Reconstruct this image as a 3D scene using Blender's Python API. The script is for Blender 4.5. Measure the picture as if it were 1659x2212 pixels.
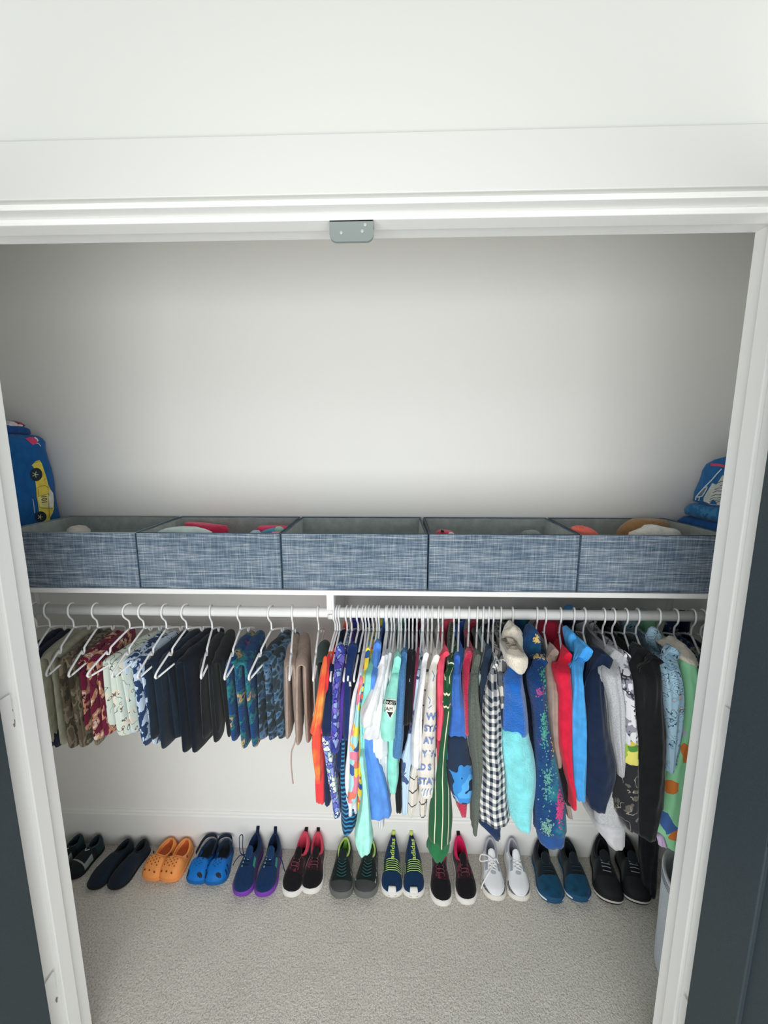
import bpy, bmesh, math, random
from mathutils import Vector, Matrix
from mathutils.bvhtree import BVHTree
from mathutils.geometry import tessellate_polygon

for o in list(bpy.data.objects): bpy.data.objects.remove(o, do_unlink=True)
S = bpy.context.scene
COL = S.collection
random.seed(7)
PI = math.pi

# ------------------------------------------------------------------ camera
F, CX, CY, CAMH = 830.0, 829.5, 1106.0, 1.62
PITCH, YAW, ROLL = math.radians(8.515), math.radians(1.5825), math.radians(-0.03)
_fw = Vector((-math.sin(YAW)*math.cos(PITCH), math.cos(YAW)*math.cos(PITCH), -math.sin(PITCH)))
_r0 = Vector((math.cos(YAW), math.sin(YAW), 0)); _u0 = _r0.cross(_fw)
_rt = math.cos(ROLL)*_r0 + math.sin(ROLL)*_u0
_up = -math.sin(ROLL)*_r0 + math.cos(ROLL)*_u0
cam = bpy.data.cameras.new('camera'); cam.sensor_fit = 'VERTICAL'; cam.sensor_height = 24.0
cam.lens = F/2212.0*24.0; cam.clip_start = 0.02; cam.clip_end = 60
camo_ = bpy.data.objects.new('camera', cam); COL.objects.link(camo_)
camo_.matrix_world = Matrix(((_rt.x, _up.x, -_fw.x, 0), (_rt.y, _up.y, -_fw.y, 0), (_rt.z, _up.z, -_fw.z, CAMH), (0, 0, 0, 1)))
S.camera = camo_

# ------------------------------------------------------------------ light
S.view_settings.view_transform = 'Standard'; S.view_settings.look = 'None'
S.view_settings.gamma = 1.0; S.view_settings.use_curve_mapping = False
S.view_settings.exposure = 0.03
W = bpy.data.worlds.new('world'); S.world = W; W.use_nodes = True
W.node_tree.nodes['Background'].inputs[0].default_value = (0.93, 0.97, 1.0, 1)
W.node_tree.nodes['Background'].inputs[1].default_value = 0.20
def area(name, loc, rot, sx, sy, power, col):
    l = bpy.data.lights.new(name, 'AREA'); l.shape = 'RECTANGLE'; l.size = sx; l.size_y = sy
    l.energy = power; l.color = col
    o = bpy.data.objects.new(name, l); COL.objects.link(o); o.location = loc; o.rotation_euler = rot
    return o
area('window_fill', (0.0, -1.15, 0.96), (PI/2, 0, 0), 5.4, 1.6, 106, (0.985, 1.0, 0.985))  # unseen window and room bounce as one panel, widened to fill the closet
area('overhead_fill', (0.0, -0.80, 2.60), (0.08, 0, 0), 1.6, 1.2, 8, (0.98, 1.0, 0.96))  # unseen overhead fill, added to lift the floor and soften casing shadow

# ------------------------------------------------------------------ pixel -> world helpers
def ray(x, y): return _rt*((x-CX)/F) - _up*((y-CY)/F) + _fw
def at_y(x, y, Y):
    d = ray(x, y); t = Y/d.y; return Vector((d.x*t, Y, CAMH+d.z*t))
def at_z(x, y, Z):
    d = ray(x, y); t = (Z-CAMH)/d.z; return Vector((d.x*t, d.y*t, Z))

# ------------------------------------------------------------------ colours and materials
def hx(h, k=1.0):
    if not isinstance(h, str): return tuple(h)
    h = h.lstrip('#'); out = []
    for i in (0, 2, 4):
        c = int(h[i:i+2], 16)/255.0
        c = c/12.92 if c <= 0.04045 else ((c+0.055)/1.055)**2.4
        out.append(min(1.0, c*k))
    return (*out, 1.0)

class NT:
    def __init__(s, name, rough=0.85, sheen=0.0, spec=0.3):
        s.m = bpy.data.materials.new(name); s.m.use_nodes = True
        s.t = s.m.node_tree; s.b = s.t.nodes['Principled BSDF']
        s.b.inputs['Roughness'].default_value = rough
        s.b.inputs['Specular IOR Level'].default_value = spec
        if sheen: s.b.inputs['Sheen Weight'].default_value = sheen
    def n(s, typ, **kw):
        nd = s.t.nodes.new(typ)
        for k, v in kw.items():
            if k.startswith('i_'): nd.inputs[k[2:]].default_value = v
            else: setattr(nd, k, v)
        return nd
    def l(s, a, b): s.t.links.new(a, b)
    def uv(s, sx=1, sy=1, kind='UV', rot=0.0):
        tc = s.n('ShaderNodeTexCoord'); mp = s.n('ShaderNodeMapping')
        mp.inputs['Scale'].default_value = (sx, sy, sx if kind == 'UV' else sy)
        mp.inputs['Rotation'].default_value = (0, 0, rot)
        s.l(tc.outputs[kind], mp.inputs[0]); return mp.outputs[0]
    def obj(s, sx=1, sy=1, sz=1):
        tc = s.n('ShaderNodeTexCoord'); mp = s.n('ShaderNodeMapping')
        mp.inputs['Scale'].default_value = (sx, sy, sz)
        s.l(tc.outputs['Object'], mp.inputs[0]); return mp.outputs[0]
    def noise(s, vec, scale, detail=2, rough=0.5):
        nd = s.n('ShaderNodeTexNoise'); nd.inputs['Scale'].default_value = scale
        nd.inputs['Detail'].default_value = detail; nd.inputs['Roughness'].default_value = rough
        s.l(vec, nd.inputs['Vector']); return nd.outputs['Fac']
    def ramp(s, fac, stops, mode='LINEAR'):
        r = s.n('ShaderNodeValToRGB'); cr = r.color_ramp; cr.interpolation = mode
        while len(cr.elements) < len(stops): cr.elements.new(0.5)
        for e, (p, c) in zip(cr.elements, stops): e.position = p; e.color = hx(c)
        s.l(fac, r.inputs[0]); return r.outputs[0]
    def mix(s, fac, a, b, mode='MIX'):
        m = s.n('ShaderNodeMix', data_type='RGBA', blend_type=mode)
        if isinstance(fac, (int, float)): m.inputs[0].default_value = fac
        else: s.l(fac, m.inputs[0])
        for i, v in ((6, a), (7, b)):
            if isinstance(v, (str, tuple)): m.inputs[i].default_value = hx(v)
            else: s.l(v, m.inputs[i])
        return m.outputs[2]
    def math(s, op, a, b=0.0):
        m = s.n('ShaderNodeMath', operation=op)
        for i, v in ((0, a), (1, b)):
            if isinstance(v, (int, float)): m.inputs[i].default_value = v
            else: s.l(v, m.inputs[i])
        return m.outputs[0]
    def sep(s, vec):
        x = s.n('ShaderNodeSeparateXYZ'); s.l(vec, x.inputs[0]); return x.outputs
    def color(s, c):
        if isinstance(c, (str, tuple)): s.b.inputs['Base Color'].default_value = hx(c)
        else: s.l(c, s.b.inputs['Base Color'])
    def bump(s, fac, strength=0.3, dist=0.002):
        b = s.n('ShaderNodeBump'); b.inputs['Strength'].default_value = strength
        b.inputs['Distance'].default_value = dist
        s.l(fac, b.inputs['Height']); s.l(b.outputs[0], s.b.inputs['Normal'])

MATS = {}
def plain(h, rough=0.5, bump=0.0, bscale=60, var=0.0, spec=0.3):
    key = ('plain', h, rough, bump, bscale, var, spec)
    if key in MATS: return MATS[key]
    m = NT('surface_'+h.strip('#'), rough, spec=spec)
    v = m.obj()
    if var:
        f = m.noise(v, 6, 3)
        m.color(m.mix(f, tuple(c*(1-var) for c in hx(h)[:3])+(1,), tuple(min(1, c*(1+var)) for c in hx(h)[:3])+(1,)))
    else: m.color(h)
    if bump: m.bump(m.noise(v, bscale, 3), bump, 0.001)
    MATS[key] = m.m; return m.m

def weave(m, s=900, strength=0.32, crease=0.5):
    # fine weave plus soft crumple relief
    v = m.obj()
    f = m.noise(v, s, 1); g = m.noise(m.obj(1, 1, 0.45), 34, 4, 0.6)
    h = m.math('ADD', m.math('MULTIPLY', f, 0.25), m.math('MULTIPLY', g, crease*4))
    m.bump(h, strength, 0.004)

def fabric(h, heather=0.0, fuzzy=False, crease=0.6):
    key = ('fab', h, heather, fuzzy, crease)
    if key in MATS: return MATS[key]
    m = NT('fabric_'+h.strip('#'), 0.92, 0.15 if not fuzzy else 0.5, 0.15)
    a = hx(h); k = 0.10+heather
    lo = tuple(c*(1-k) for c in a[:3])+(1,); hi = tuple(min(1, c*(1+k)) for c in a[:3])+(1,)
    f = m.noise(m.obj(), 420 if heather else 40, 2)
    m.color(m.mix(m.ramp(f, [(0.35, '#000000'), (0.65, '#ffffff')]), lo, hi))
    if fuzzy: m.bump(m.noise(m.obj(), 260, 3), 0.9, 0.004)
    else: weave(m, crease=crease)
    MATS[key] = m.m; return m.m

def blotch(name, stops, scale=30, detail=2, mode='CONSTANT', stretch=(1, 1), fuzzy=False):
    m = NT('print_'+name, 0.92, 0.15, 0.15)
    tc = m.n('ShaderNodeTexCoord'); mp = m.n('ShaderNodeMapping'); mp.inputs['Scale'].default_value = (stretch[0], stretch[0], stretch[1])
    m.l(tc.outputs['Object'], mp.inputs[0])
    m.color(m.ramp(m.noise(mp.outputs[0], scale, detail), stops, mode))
    if fuzzy: m.bump(m.noise(m.obj(), 260, 3), 0.9, 0.004)
    else: weave(m)
    return m.m

def cells(name, bg, cols, scale=30, thr=0.5, edge=None, edge_w=0.04, jitter=1.0, fine=None):
    # scattered printed motifs: coloured cells on a ground, with optional drawn outlines
    m = NT('print_'+name, 0.92, 0.15, 0.15)
    v = m.obj()
    nz = m.n('ShaderNodeTexNoise'); nz.inputs['Scale'].default_value = scale*0.8; m.l(v, nz.inputs['Vector'])
    wv = m.n('ShaderNodeVectorMath', operation='MULTIPLY_ADD'); m.l(nz.outputs['Color'], wv.inputs[0])
    wv.inputs[1].default_value = (0.6/scale,)*3; m.l(v, wv.inputs[2])
    vo = m.n('ShaderNodeTexVoronoi'); vo.inputs['Scale'].default_value = scale; vo.inputs['Randomness'].default_value = jitter
    m.l(wv.outputs[0], vo.inputs['Vector'])
    sc = m.n('ShaderNodeSeparateColor'); m.l(vo.outputs['Color'], sc.inputs[0])
    stops = [(0.0, bg)]+[(thr+(1-thr)*i/len(cols), c) for i, c in enumerate(cols)]
    c = m.ramp(sc.outputs[0], stops, 'CONSTANT')
    if fine: c = m.mix(m.ramp(m.noise(v, scale*4, 2), [(0.0, '#000000'), (0.58, '#000000'), (0.62, '#ffffff')]), c, fine)
    if edge:
        ve = m.n('ShaderNodeTexVoronoi', feature='DISTANCE_TO_EDGE'); ve.inputs['Scale'].default_value = scale
        ve.inputs['Randomness'].default_value = jitter
        m.l(wv.outputs[0], ve.inputs['Vector'])
        c = m.mix(m.math('LESS_THAN', ve.outputs['Distance'], edge_w), c, edge)
    m.color(c); weave(m); return m.m

def linework(name, bg, line, scale=16, bands=3.0, w=0.06, spots=None, sthr=0.62):
    # drawn contour lines, with an optional second printed colour
    m = NT('print_'+name, 0.92, 0.15, 0.15); v = m.obj()
    f = m.math('FRACT', m.math('MULTIPLY', m.noise(v, scale, 2.0), bands))
    c = bg
    if spots:
        st = [(0, bg)]+[(sthr+(0.80-sthr)*i/len(spots), h) for i, h in enumerate(spots)]
        c = m.ramp(m.noise(m.obj(1.1, 1.1, 0.9), scale*1.4, 2), st, 'CONSTANT')
    br = m.math('GREATER_THAN', m.noise(v, scale*0.7, 1), 0.46)
    c = m.mix(m.math('MULTIPLY', m.math('LESS_THAN', m.math('ABSOLUTE', m.math('SUBTRACT', f, 0.5)), w), br), c, line)
    m.color(c); weave(m); return m.m

def stripes(name, bg, fg, period, duty=0.3, axis=1, warp=0.0, bg2=None):
    m = NT('stripe_'+name, 0.92, 0.15, 0.15)
    o = m.sep(m.uv())
    c = o[axis]
    if warp: c = m.math('ADD', c, m.math('MULTIPLY', m.noise(m.obj(), 22, 1), warp))
    f = m.math('LESS_THAN', m.math('FRACT', m.math('MULTIPLY', c, 1.0/period)), duty)
    m.color(m.mix(f, bg, fg)); weave(m); return m.m

def gingham(name, p, c0, c1, c2):
    m = NT('gingham_'+name, 0.92, 0.15, 0.15)
    o = m.sep(m.uv())
    fs = [m.math('LESS_THAN', m.math('FRACT', m.math('MULTIPLY', o[i], 1.0/p)), 0.5) for i in (0, 1)]
    s = m.math('MULTIPLY', m.math('ADD', fs[0], fs[1]), 0.5)
    m.color(m.ramp(s, [(0.0, c0), (0.25, c1), (0.75, c2)], 'CONSTANT')); weave(m); return m.m

def woven_bin():
    m = NT('bin_tweed', 0.9, 0.1, 0.15)
    v = m.n('ShaderNodeTexCoord')
    def st(sx, sz, sc):
        mp = m.n('ShaderNodeMapping'); mp.inputs['Scale'].default_value = (sx, sx, sz)
        m.l(v.outputs['Object'], mp.inputs[0]); return m.noise(mp.outputs[0], sc, 4, 0.65)
    a = m.ramp(st(11, 420, 1.0), [(0.34, '#2f4256'), (0.46, '#5f7185'), (0.55, '#909daa'), (0.70, '#d3d8dc')])
    b = m.ramp(st(300, 14, 1.0), [(0.40, '#4d6074'), (0.58, '#95a2ae'), (0.72, '#d8dde0')])
    c = m.mix(0.34, a, b)
    k = m.ramp(st(34, 160, 1.0), [(0.40, '#000000'), (0.62, '#ffffff')])
    c = m.mix(m.math('MULTIPLY', k, 0.32), c, '#465a6e')
    m.color(c); m.bump(st(260, 330, 1.0), 0.5, 0.002); return m.m

def carpet():
    m = NT('carpet_pile', 0.97, 0.3, 0.1)
    v = m.obj()
    n1 = m.noise(v, 190, 3, 0.7); n2 = m.noise(v, 9, 2); n3 = m.noise(v, 70, 2)
    c = m.ramp(n1, [(0.30, '#b8b2a6'), (0.47, '#ebe6db'), (0.60, '#fbf8f0')])
    c = m.mix(m.math('MULTIPLY', n2, 0.22), c, '#8f897b')
    m.color(c)
    m.bump(m.math('ADD', n1, m.math('MULTIPLY', n3, 0.7)), 1.0, 0.006); return m.m

WHITE = plain('#f8f7f4', 0.6, 0.06, 300)
TRIM = plain('#f8f8f6', 0.4, 0.03, 40)  # same paint as the casing, kept lighter to lift the dim jambs
ROOMWALL = plain('#e6e8e3', 0.6, 0.06, 300); CASING = plain('#e4e5e1', 0.4, 0.03, 40)  # casing is the trim paint; both toned down to offset stronger room-side light
HANG = plain('#f2f3f5', 0.35)
SHELFW = plain('#f1f1f0', 0.4)

# ------------------------------------------------------------------ mesh helpers
def link(o, parent=None):
    COL.objects.link(o)
    if parent: o.parent = parent
    return o
def mk(name, verts, faces, mat, parent=None, smooth=True, uvs=None, origin=None):
    """verts in world space; the object's origin is the parent's location (parents carry no rotation)"""
    if parent is not None and origin is None:
        org = Vector(parent.location)
        if parent.parent: org = org + parent.parent.location
    else: org = Vector(origin) if origin else Vector((0, 0, 0))
    me = bpy.data.meshes.new(name)
    me.from_pydata([tuple(Vector(v)-org) for v in verts], [], faces)
    if uvs:
        ul = me.uv_layers.new(name='UVMap')
        for p in me.polygons:
            for li in p.loop_indices: ul.data[li].uv = uvs[me.loops[li].vertex_index]
    if smooth: me.polygons.foreach_set('use_smooth', [True]*len(me.polygons))
    me.materials.append(mat); me.update()
    o = bpy.data.objects.new(name, me); link(o, parent)
    if parent is None and origin: o.location = org
    return o
def tag(o, label, cat, group=None):
    o['label'] = label; o['category'] = cat
    if group: o['group'] = group
    return o
def thing(name, label, cat, loc, group=None):
    o = bpy.data.objects.new(name, None); o.empty_display_size = 0.02; COL.objects.link(o)
    o.location = loc; return tag(o, label, cat, group)
def struct(o): o['kind'] = 'structure'; return o

def box_vf(x0, x1, y0, y1, z0, z1, bev=0.0, seg=2):
    bm = bmesh.new(); bmesh.ops.create_cube(bm, size=1.0)
    for v in bm.verts: v.co = Vector(((x0+x1)/2+v.co.x*(x1-x0), (y0+y1)/2+v.co.y*(y1-y0), (z0+z1)/2+v.co.z*(z1-z0)))
    if bev: bmesh.ops.bevel(bm, geom=bm.edges[:], offset=bev, segments=seg, affect='EDGES', profile=0.5)
    bm.verts.index_update()
    vs = [v.co.copy() for v in bm.verts]; fs = [[v.index for v in f.verts] for f in bm.faces]
    bm.free(); return vs, fs
def box(name, mat, x0, x1, y0, y1, z0, z1, bev=0.0, parent=None, seg=2):
    v, f = box_vf(x0, x1, y0, y1, z0, z1, bev, seg)
    return mk(name, v, f, mat, parent, smooth=False)
def merge(*vfs):
    V, Fc = [], []
    for v, f in vfs:
        k = len(V); V += list(v); Fc += [[i+k for i in g] for g in f]
    return V, Fc
def tube_vf(path, r, n=8, closed=False, caps=True):
    P = [Vector(p) for p in path]; V = []; Fc = []; m = len(P)
    prev = None
    for i, p in enumerate(P):
        a = P[(i-1) % m] if (closed or i > 0) else p
        b = P[(i+1) % m] if (closed or i < m-1) else p
        t = (b-a).normalized()
        if prev is None:
            u = t.orthogonal().normalized()
        else:
            u = (prev - t*prev.dot(t)).normalized()
        prev = u; w = t.cross(u)
        rr = r[i] if isinstance(r, (list, tuple)) else r
        for k in range(n):
            an = 2*PI*k/n; V.append(p+u*(math.cos(an)*rr)+w*(math.sin(an)*rr))
    for i in range(m if closed else m-1):
        j = (i+1) % m
        for k in range(n):
            Fc.append([i*n+k, i*n+(k+1) % n, j*n+(k+1) % n, j*n+k])
    if caps and not closed:
        Fc.append(list(range(n))[::-1]); Fc.append([(m-1)*n+k for k in range(n)])
    return V, Fc
def loft_vf(rings, cap0=True, cap1=True):
    n = len(rings[0]); V = [p for r in rings for p in r]; Fc = []
    for i in range(len(rings)-1):
        for k in range(n):
            Fc.append([i*n+k, i*n+(k+1) % n, (i+1)*n+(k+1) % n, (i+1)*n+k])
    if cap0: Fc.append(list(range(n))[::-1])
    if cap1: Fc.append([(len(rings)-1)*n+k for k in range(n)])
    return V, Fc
def lerp(a, b, t): return a+(b-a)*t
def interp(x, tab):
    if x <= tab[0][0]: return tab[0][1]
    for (a, u), (b, v) in zip(tab, tab[1:]):
        if x <= b: return u+(v-u)*(x-a)/(b-a)
    return tab[-1][1]
def smooth_path(pts, sub=6):
    P = [Vector(p) for p in pts]; out = []
    for i in range(len(P)-1):
        p0 = P[max(i-1, 0)]; p1 = P[i]; p2 = P[i+1]; p3 = P[min(i+2, len(P)-1)]
        for k in range(sub):
            t = k/sub; t2 = t*t; t3 = t2*t
            out.append(0.5*((2*p1)+(-p0+p2)*t+(2*p0-5*p1+4*p2-p3)*t2+(-p0+3*p1-3*p2+p3)*t3))
    out.append(P[-1]); return out

# ------------------------------------------------------------------ prints that lie on a surface
def text_mesh(s, size=1.0, bold=0.0):
    cu = bpy.data.curves.new('lettering_curve', 'FONT'); cu.body = s; cu.size = size; cu.resolution_u = 3; cu.offset = bold
    ob = bpy.data.objects.new('lettering_tmp', cu); COL.objects.link(ob)
    dg = bpy.context.evaluated_depsgraph_get(); dg.update()
    me = bpy.data.meshes.new_from_object(ob.evaluated_get(dg))
    V = [v.co.copy() for v in me.vertices]; Fc = [list(p.vertices) for p in me.polygons]
    bpy.data.objects.remove(ob, do_unlink=True); bpy.data.curves.remove(cu); bpy.data.meshes.remove(me)
    return V, Fc
def poly_tri(pts, cuts=2):
    bm = bmesh.new(); vs = [bm.verts.new((p[0], p[1], 0)) for p in pts]
    for t in tessellate_polygon([[Vector((p[0], p[1], 0)) for p in pts]]):
        try: bm.faces.new([vs[i] for i in t])
        except ValueError: pass
    for _ in range(cuts):
        bmesh.ops.subdivide_edges(bm, edges=bm.edges[:], cuts=1, use_grid_fill=True)
    bm.verts.index_update()
    V = [v.co.copy() for v in bm.verts]; Fc = [[v.index for v in f.verts] for f in bm.faces]
    bm.free(); return V, Fc
def print_on(name, tris, bvh, mat, parent, off=0.0012):
    """tris: list of (2D verts in picture position, faces); lays a flat print onto the modelled surface"""
    V, Fc = [], []
    eye = Vector((0, 0, CAMH))
    for v2, fc in tris:
        k = len(V); hit = []
        for p in v2:
            d = ray(p[0], p[1]).normalized()
            loc, nor, idx, dist = bvh.ray_cast(eye, d)
            hit.append(loc is not None)
            if loc is None: loc = eye
            else:
                nn = nor if nor.dot(d) < 0 else -nor
                loc = loc+nn*off
            V.append(loc)
        for f in fc:
            if all(hit[i] for i in f): Fc.append([i+k for i in f])
    if not Fc: return None
    used = sorted({i for f in Fc for i in f}); mp = {i: j for j, i in enumerate(used)}
    return mk(name, [V[i] for i in used], [[mp[i] for i in f] for f in Fc], mat, parent)
def stuff_print(*a):
    o = print_on(*a)
    if o: o['kind'] = 'stuff'
    return o
def ell(cx, cy, rx, ry, rot=0.0, n=16):
    c, s = math.cos(rot), math.sin(rot)
    return [(cx+rx*math.cos(2*PI*k/n)*c-ry*math.sin(2*PI*k/n)*s, cy+rx*math.cos(2*PI*k/n)*s+ry*math.sin(2*PI*k/n)*c) for k in range(n)]
def line2(pts, w):
    out = []
    for i, p in enumerate(pts):
        a = pts[max(i-1, 0)]; b = pts[min(i+1, len(pts)-1)]
        dx, dy = b[0]-a[0], b[1]-a[1]; L = math.hypot(dx, dy) or 1
        out.append((p[0]-dy/L*w/2, p[1]+dx/L*w/2, p[0]+dy/L*w/2, p[1]-dx/L*w/2))
    V = []; Fc = []
    for a, b, c, d in out: V += [Vector((a, b, 0)), Vector((c, d, 0))]
    for i in range(len(out)-1): Fc.append([2*i, 2*i+1, 2*i+3, 2*i+2])
    return V, Fc
def text2(s, ox, oy, ux, uy, vx, vy, bold=0.012):
    V, Fc = text_mesh(s, 1.0, bold)
    return [Vector((ox+p.x*ux+p.y*vx, oy+p.x*uy+p.y*vy, 0)) for p in V], Fc

# ================================================================== THE SETTING
XL, XR = -0.827, 0.679          # jamb faces
YC, YJ, YB = 0.697, 0.710, 0.815  # casing face, wall face, back of the front wall
ZH = 2.034                      # head jamb
DB = 1.373                      # back wall
WL, WR = -1.420, 1.170          # closet side walls
struct(box('floor', carpet(), -2.4, 2.4, -2.4, DB+0.1, -0.05, 0.0))
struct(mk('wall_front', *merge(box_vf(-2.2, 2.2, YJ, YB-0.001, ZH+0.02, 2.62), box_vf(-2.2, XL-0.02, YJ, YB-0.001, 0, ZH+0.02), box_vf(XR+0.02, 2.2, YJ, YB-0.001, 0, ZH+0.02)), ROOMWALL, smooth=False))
struct(box('wall_back', WHITE, WL-0.1, WR+0.1, DB, DB+0.1, 0, 2.5))
struct(box('wall_left', WHITE, WL-0.1, WL, YB, DB, 0, 2.5))
struct(box('wall_right', WHITE, WR, WR+0.1, YB, DB, 0, 2.5))
struct(box('ceiling', WHITE, WL-0.1, WR+0.1, YB, DB+0.1, 2.44, 2.5))
def baseboard(name, x0, x1, y0, y1, side):
    # flat board with an eased, recessed cap
    if side == 'b':
        prof = [(y1, 0), (y0, 0), (y0, 0.142), (y0+0.003, 0.148), (y0+0.007, 0.150), (y0+0.009, 0.158), (y1, 0.160)]
        r = [[Vector((x, y, z)) for y, z in prof] for x in (x0, x1)]
    else:
        sg = 1 if side == 'l' else -1; xa = x0 if side == 'l' else x1
        prof = [(0, 0), (0.013, 0), (0.013, 0.142), (0.010, 0.148), (0.006, 0.150), (0.004, 0.158), (0, 0.160)]
        r = [[Vector((xa+sg*d, y, z)) for d, z in prof] for y in (y0, y1)]
    struct(mk(name, *loft_vf(r), TRIM, smooth=False))
baseboard('baseboard_back', WL, WR, DB-0.013, DB, 'b')
baseboard('baseboard_left', WL, WL, YB, DB-0.013, 'l')
baseboard('baseboard_right', WR, WR, YB, DB-0.013, 'r')
# door casing and frame
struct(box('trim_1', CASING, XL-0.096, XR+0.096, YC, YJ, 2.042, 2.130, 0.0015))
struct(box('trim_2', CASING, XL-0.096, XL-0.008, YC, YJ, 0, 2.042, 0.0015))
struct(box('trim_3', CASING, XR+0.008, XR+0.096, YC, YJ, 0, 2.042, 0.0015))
j = struct(box('trim_4', TRIM, XL-0.02, XR+0.02, YJ, YB, ZH, ZH+0.02, 0.001))
box('door_stop', TRIM, XL, XR, 0.735, 0.768, 2.024, ZH, 0.0015, j)
SCUFF = plain('#6d665c', 0.8)
for nm, xa, xb, xs0, xs1 in (('trim_5', XL-0.02, XL, XL, XL+0.010), ('trim_6', XR, XR+0.02, XR-0.010, XR)):
    jj = struct(box(nm, TRIM, xa, xb, YJ, YB, 0, ZH, 0.001))
    box('door_stop', TRIM, xs0, xs1, 0.745, 0.778, 0, 2.024, 0.002, jj)
    if nm == 'trim_5':
        for px, py, h in ((25, 1537, 0.012), (30, 1562, 0.02), (119, 2138, 0.012), (122, 2160, 0.016)):
            d = ray(px, py); t = XL/d.x; c = Vector((XL+0.0006, d.y*t, CAMH+d.z*t))
            ring = [c+Vector((0, 0.0028*math.cos(a)*(1+0.3*math.sin(3*a)), h/2*math.sin(a))) for a in [2*PI*k/12 for k in range(12)]]
            mk('scuff_mark', ring, [list(range(12))], plain('#8d877b', 0.8) if h > 0.013 else SCUFF, jj)
# magnetic catch plate under the head jamb
ct = thing('door_catch', 'grey metal door catch plate screwed under the white door header', 'door catch', (-0.07, 0.75, 2.01))
pts = []
for k in range(9):
    a = PI/2*k/8; pts.append((-0.0385+0.012-0.012*math.cos(a), -0.024-0.012*math.sin(a)+0.012))
pl = [(-0.0385, 0.0)]+[(-0.0385+0.012*(1-math.cos(PI/2*k/6)), -0.022-0.012*math.sin(PI/2*k/6)) for k in range(7)]
pl += [(-x, z) for x, z in reversed(pl)]
cx0 = at_y(760, 495, 0.742).x
mk('plate', *loft_vf([[Vector((cx0+x, y, 2.0235+z)) for x, z in pl] for y in (0.7405, 0.7345)]), plain('#8b9492', 0.45, spec=0.5), ct, smooth=False)
box('mounting_lip', plain('#7d8684', 0.45, spec=0.5), cx0-0.0385, cx0+0.0385, 0.7345, 0.760, 2.0205, 2.0238, 0.0008, ct)
for sx, sz in ((-0.018, -0.020), (0.019, -0.018), (0.024, -0.008)):
    ring = [[Vector((cx0+sx+0.0032*math.cos(a)*k, y, 2.0235+sz+0.0032*math.sin(a)*k)) for a in [2*PI*q/10 for q in range(10)]] for y, k in ((0.7346, 1), (0.7336, 0.9), (0.7333, 0.4))]
    mk('screw_head', *loft_vf(ring), plain('#b9bfbd', 0.3, spec=0.6), ct)
# the two swung-open dark doors
DARK = NT('door_charcoal_paint', 0.55, spec=0.35)
_v = DARK.obj(); DARK.color(DARK.mix(DARK.noise(_v, 500, 2), '#2c373c', '#414d53')); DARK.bump(DARK.noise(_v, 700, 2), 0.25, 0.0008); DARK = DARK.m
def door(name, xf, sgn, ang, px):
    # built closed-face along -Y from the hinge, then turned about the hinge by ang
    y1, y0 = 0.690, 0.690-0.742; T = 0.035
    piv = Vector((px, 0.697, 0)); M = Matrix.Rotation(ang, 3, 'Z')
    def tr(vf): return [piv+M @ (Vector(v)-piv) for v in vf[0]], vf[1]
    xa, xb = sorted((xf, xf+sgn*T))
    core = tr(box_vf(min(xf+sgn*0.008, xf+sgn*(T-0.008)), max(xf+sgn*0.008, xf+sgn*(T-0.008)), y0+0.08, y1-0.08, 0.10, 1.96))
    d = struct(mk(name, *core, DARK, smooth=False))
    for ya, yb in ((y1-0.103, y1), (y0, y0+0.103)): mk('stile', *tr(box_vf(xa, xb, ya, yb, 0.012, 2.028, 0.002)), DARK, d, smooth=False)
    for za, zb in ((0.012, 0.20), (0.95, 1.06), (1.92, 2.028)): mk('rail', *tr(box_vf(xa, xb, y0+0.103, y1-0.103, za, zb, 0.002)), DARK, d, smooth=False)
    for hz in (0.351, 1.080, 1.80):
        h = mk('hinge', *tube_vf([(px, 0.7005, hz-0.034), (px, 0.7005, hz+0.034)], 0.0055, 10), TRIM, d)
        mk('hinge_leaf', *box_vf(*sorted((px-sgn*0.0012, px)), 0.7065, 0.732, hz-0.034, hz+0.034), TRIM, h, smooth=False)
door('door_1', -0.797, -1, math.radians(-1.0), XL+0.006)
door('door_2', 0.643, 1, math.radians(0.0), XR-0.006)

# ================================================================== SHELF, ROD, BRACKETS
ZS0, ZS1, YS = 1.217, 1.232, 1.058
sh = thing('closet_shelf', 'long white closet shelf carrying the row of grey bins', 'shelf', (0, 1.2, ZS0))
box('board', SHELFW, WL+0.002, WR-0.002, YS, DB-0.001, ZS0, ZS1, 0.0015, sh)
box('wall_cleat', SHELFW, -1.36, 1.02, DB-0.018, DB-0.001, ZS0-0.012, ZS0-0.0005, 0.001, sh)
YR, ZR = 1.085, 1.154
rd = thing('closet_rod', 'white round closet rod holding all the clothes hangers', 'rod', (0, YR, ZR))
mk('pole', *tube_vf([(WL+0.012, YR, ZR), (WR-0.012, YR, ZR)], 0.0150, 24), SHELFW, rd)
for xa, xb in ((WL+0.002, WL+0.012), (WR-0.012, WR-0.002)):
    mk('end_socket', *tube_vf([(xa, YR, ZR), (xb, YR, ZR)], 0.028, 20), SHELFW, rd)
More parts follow.
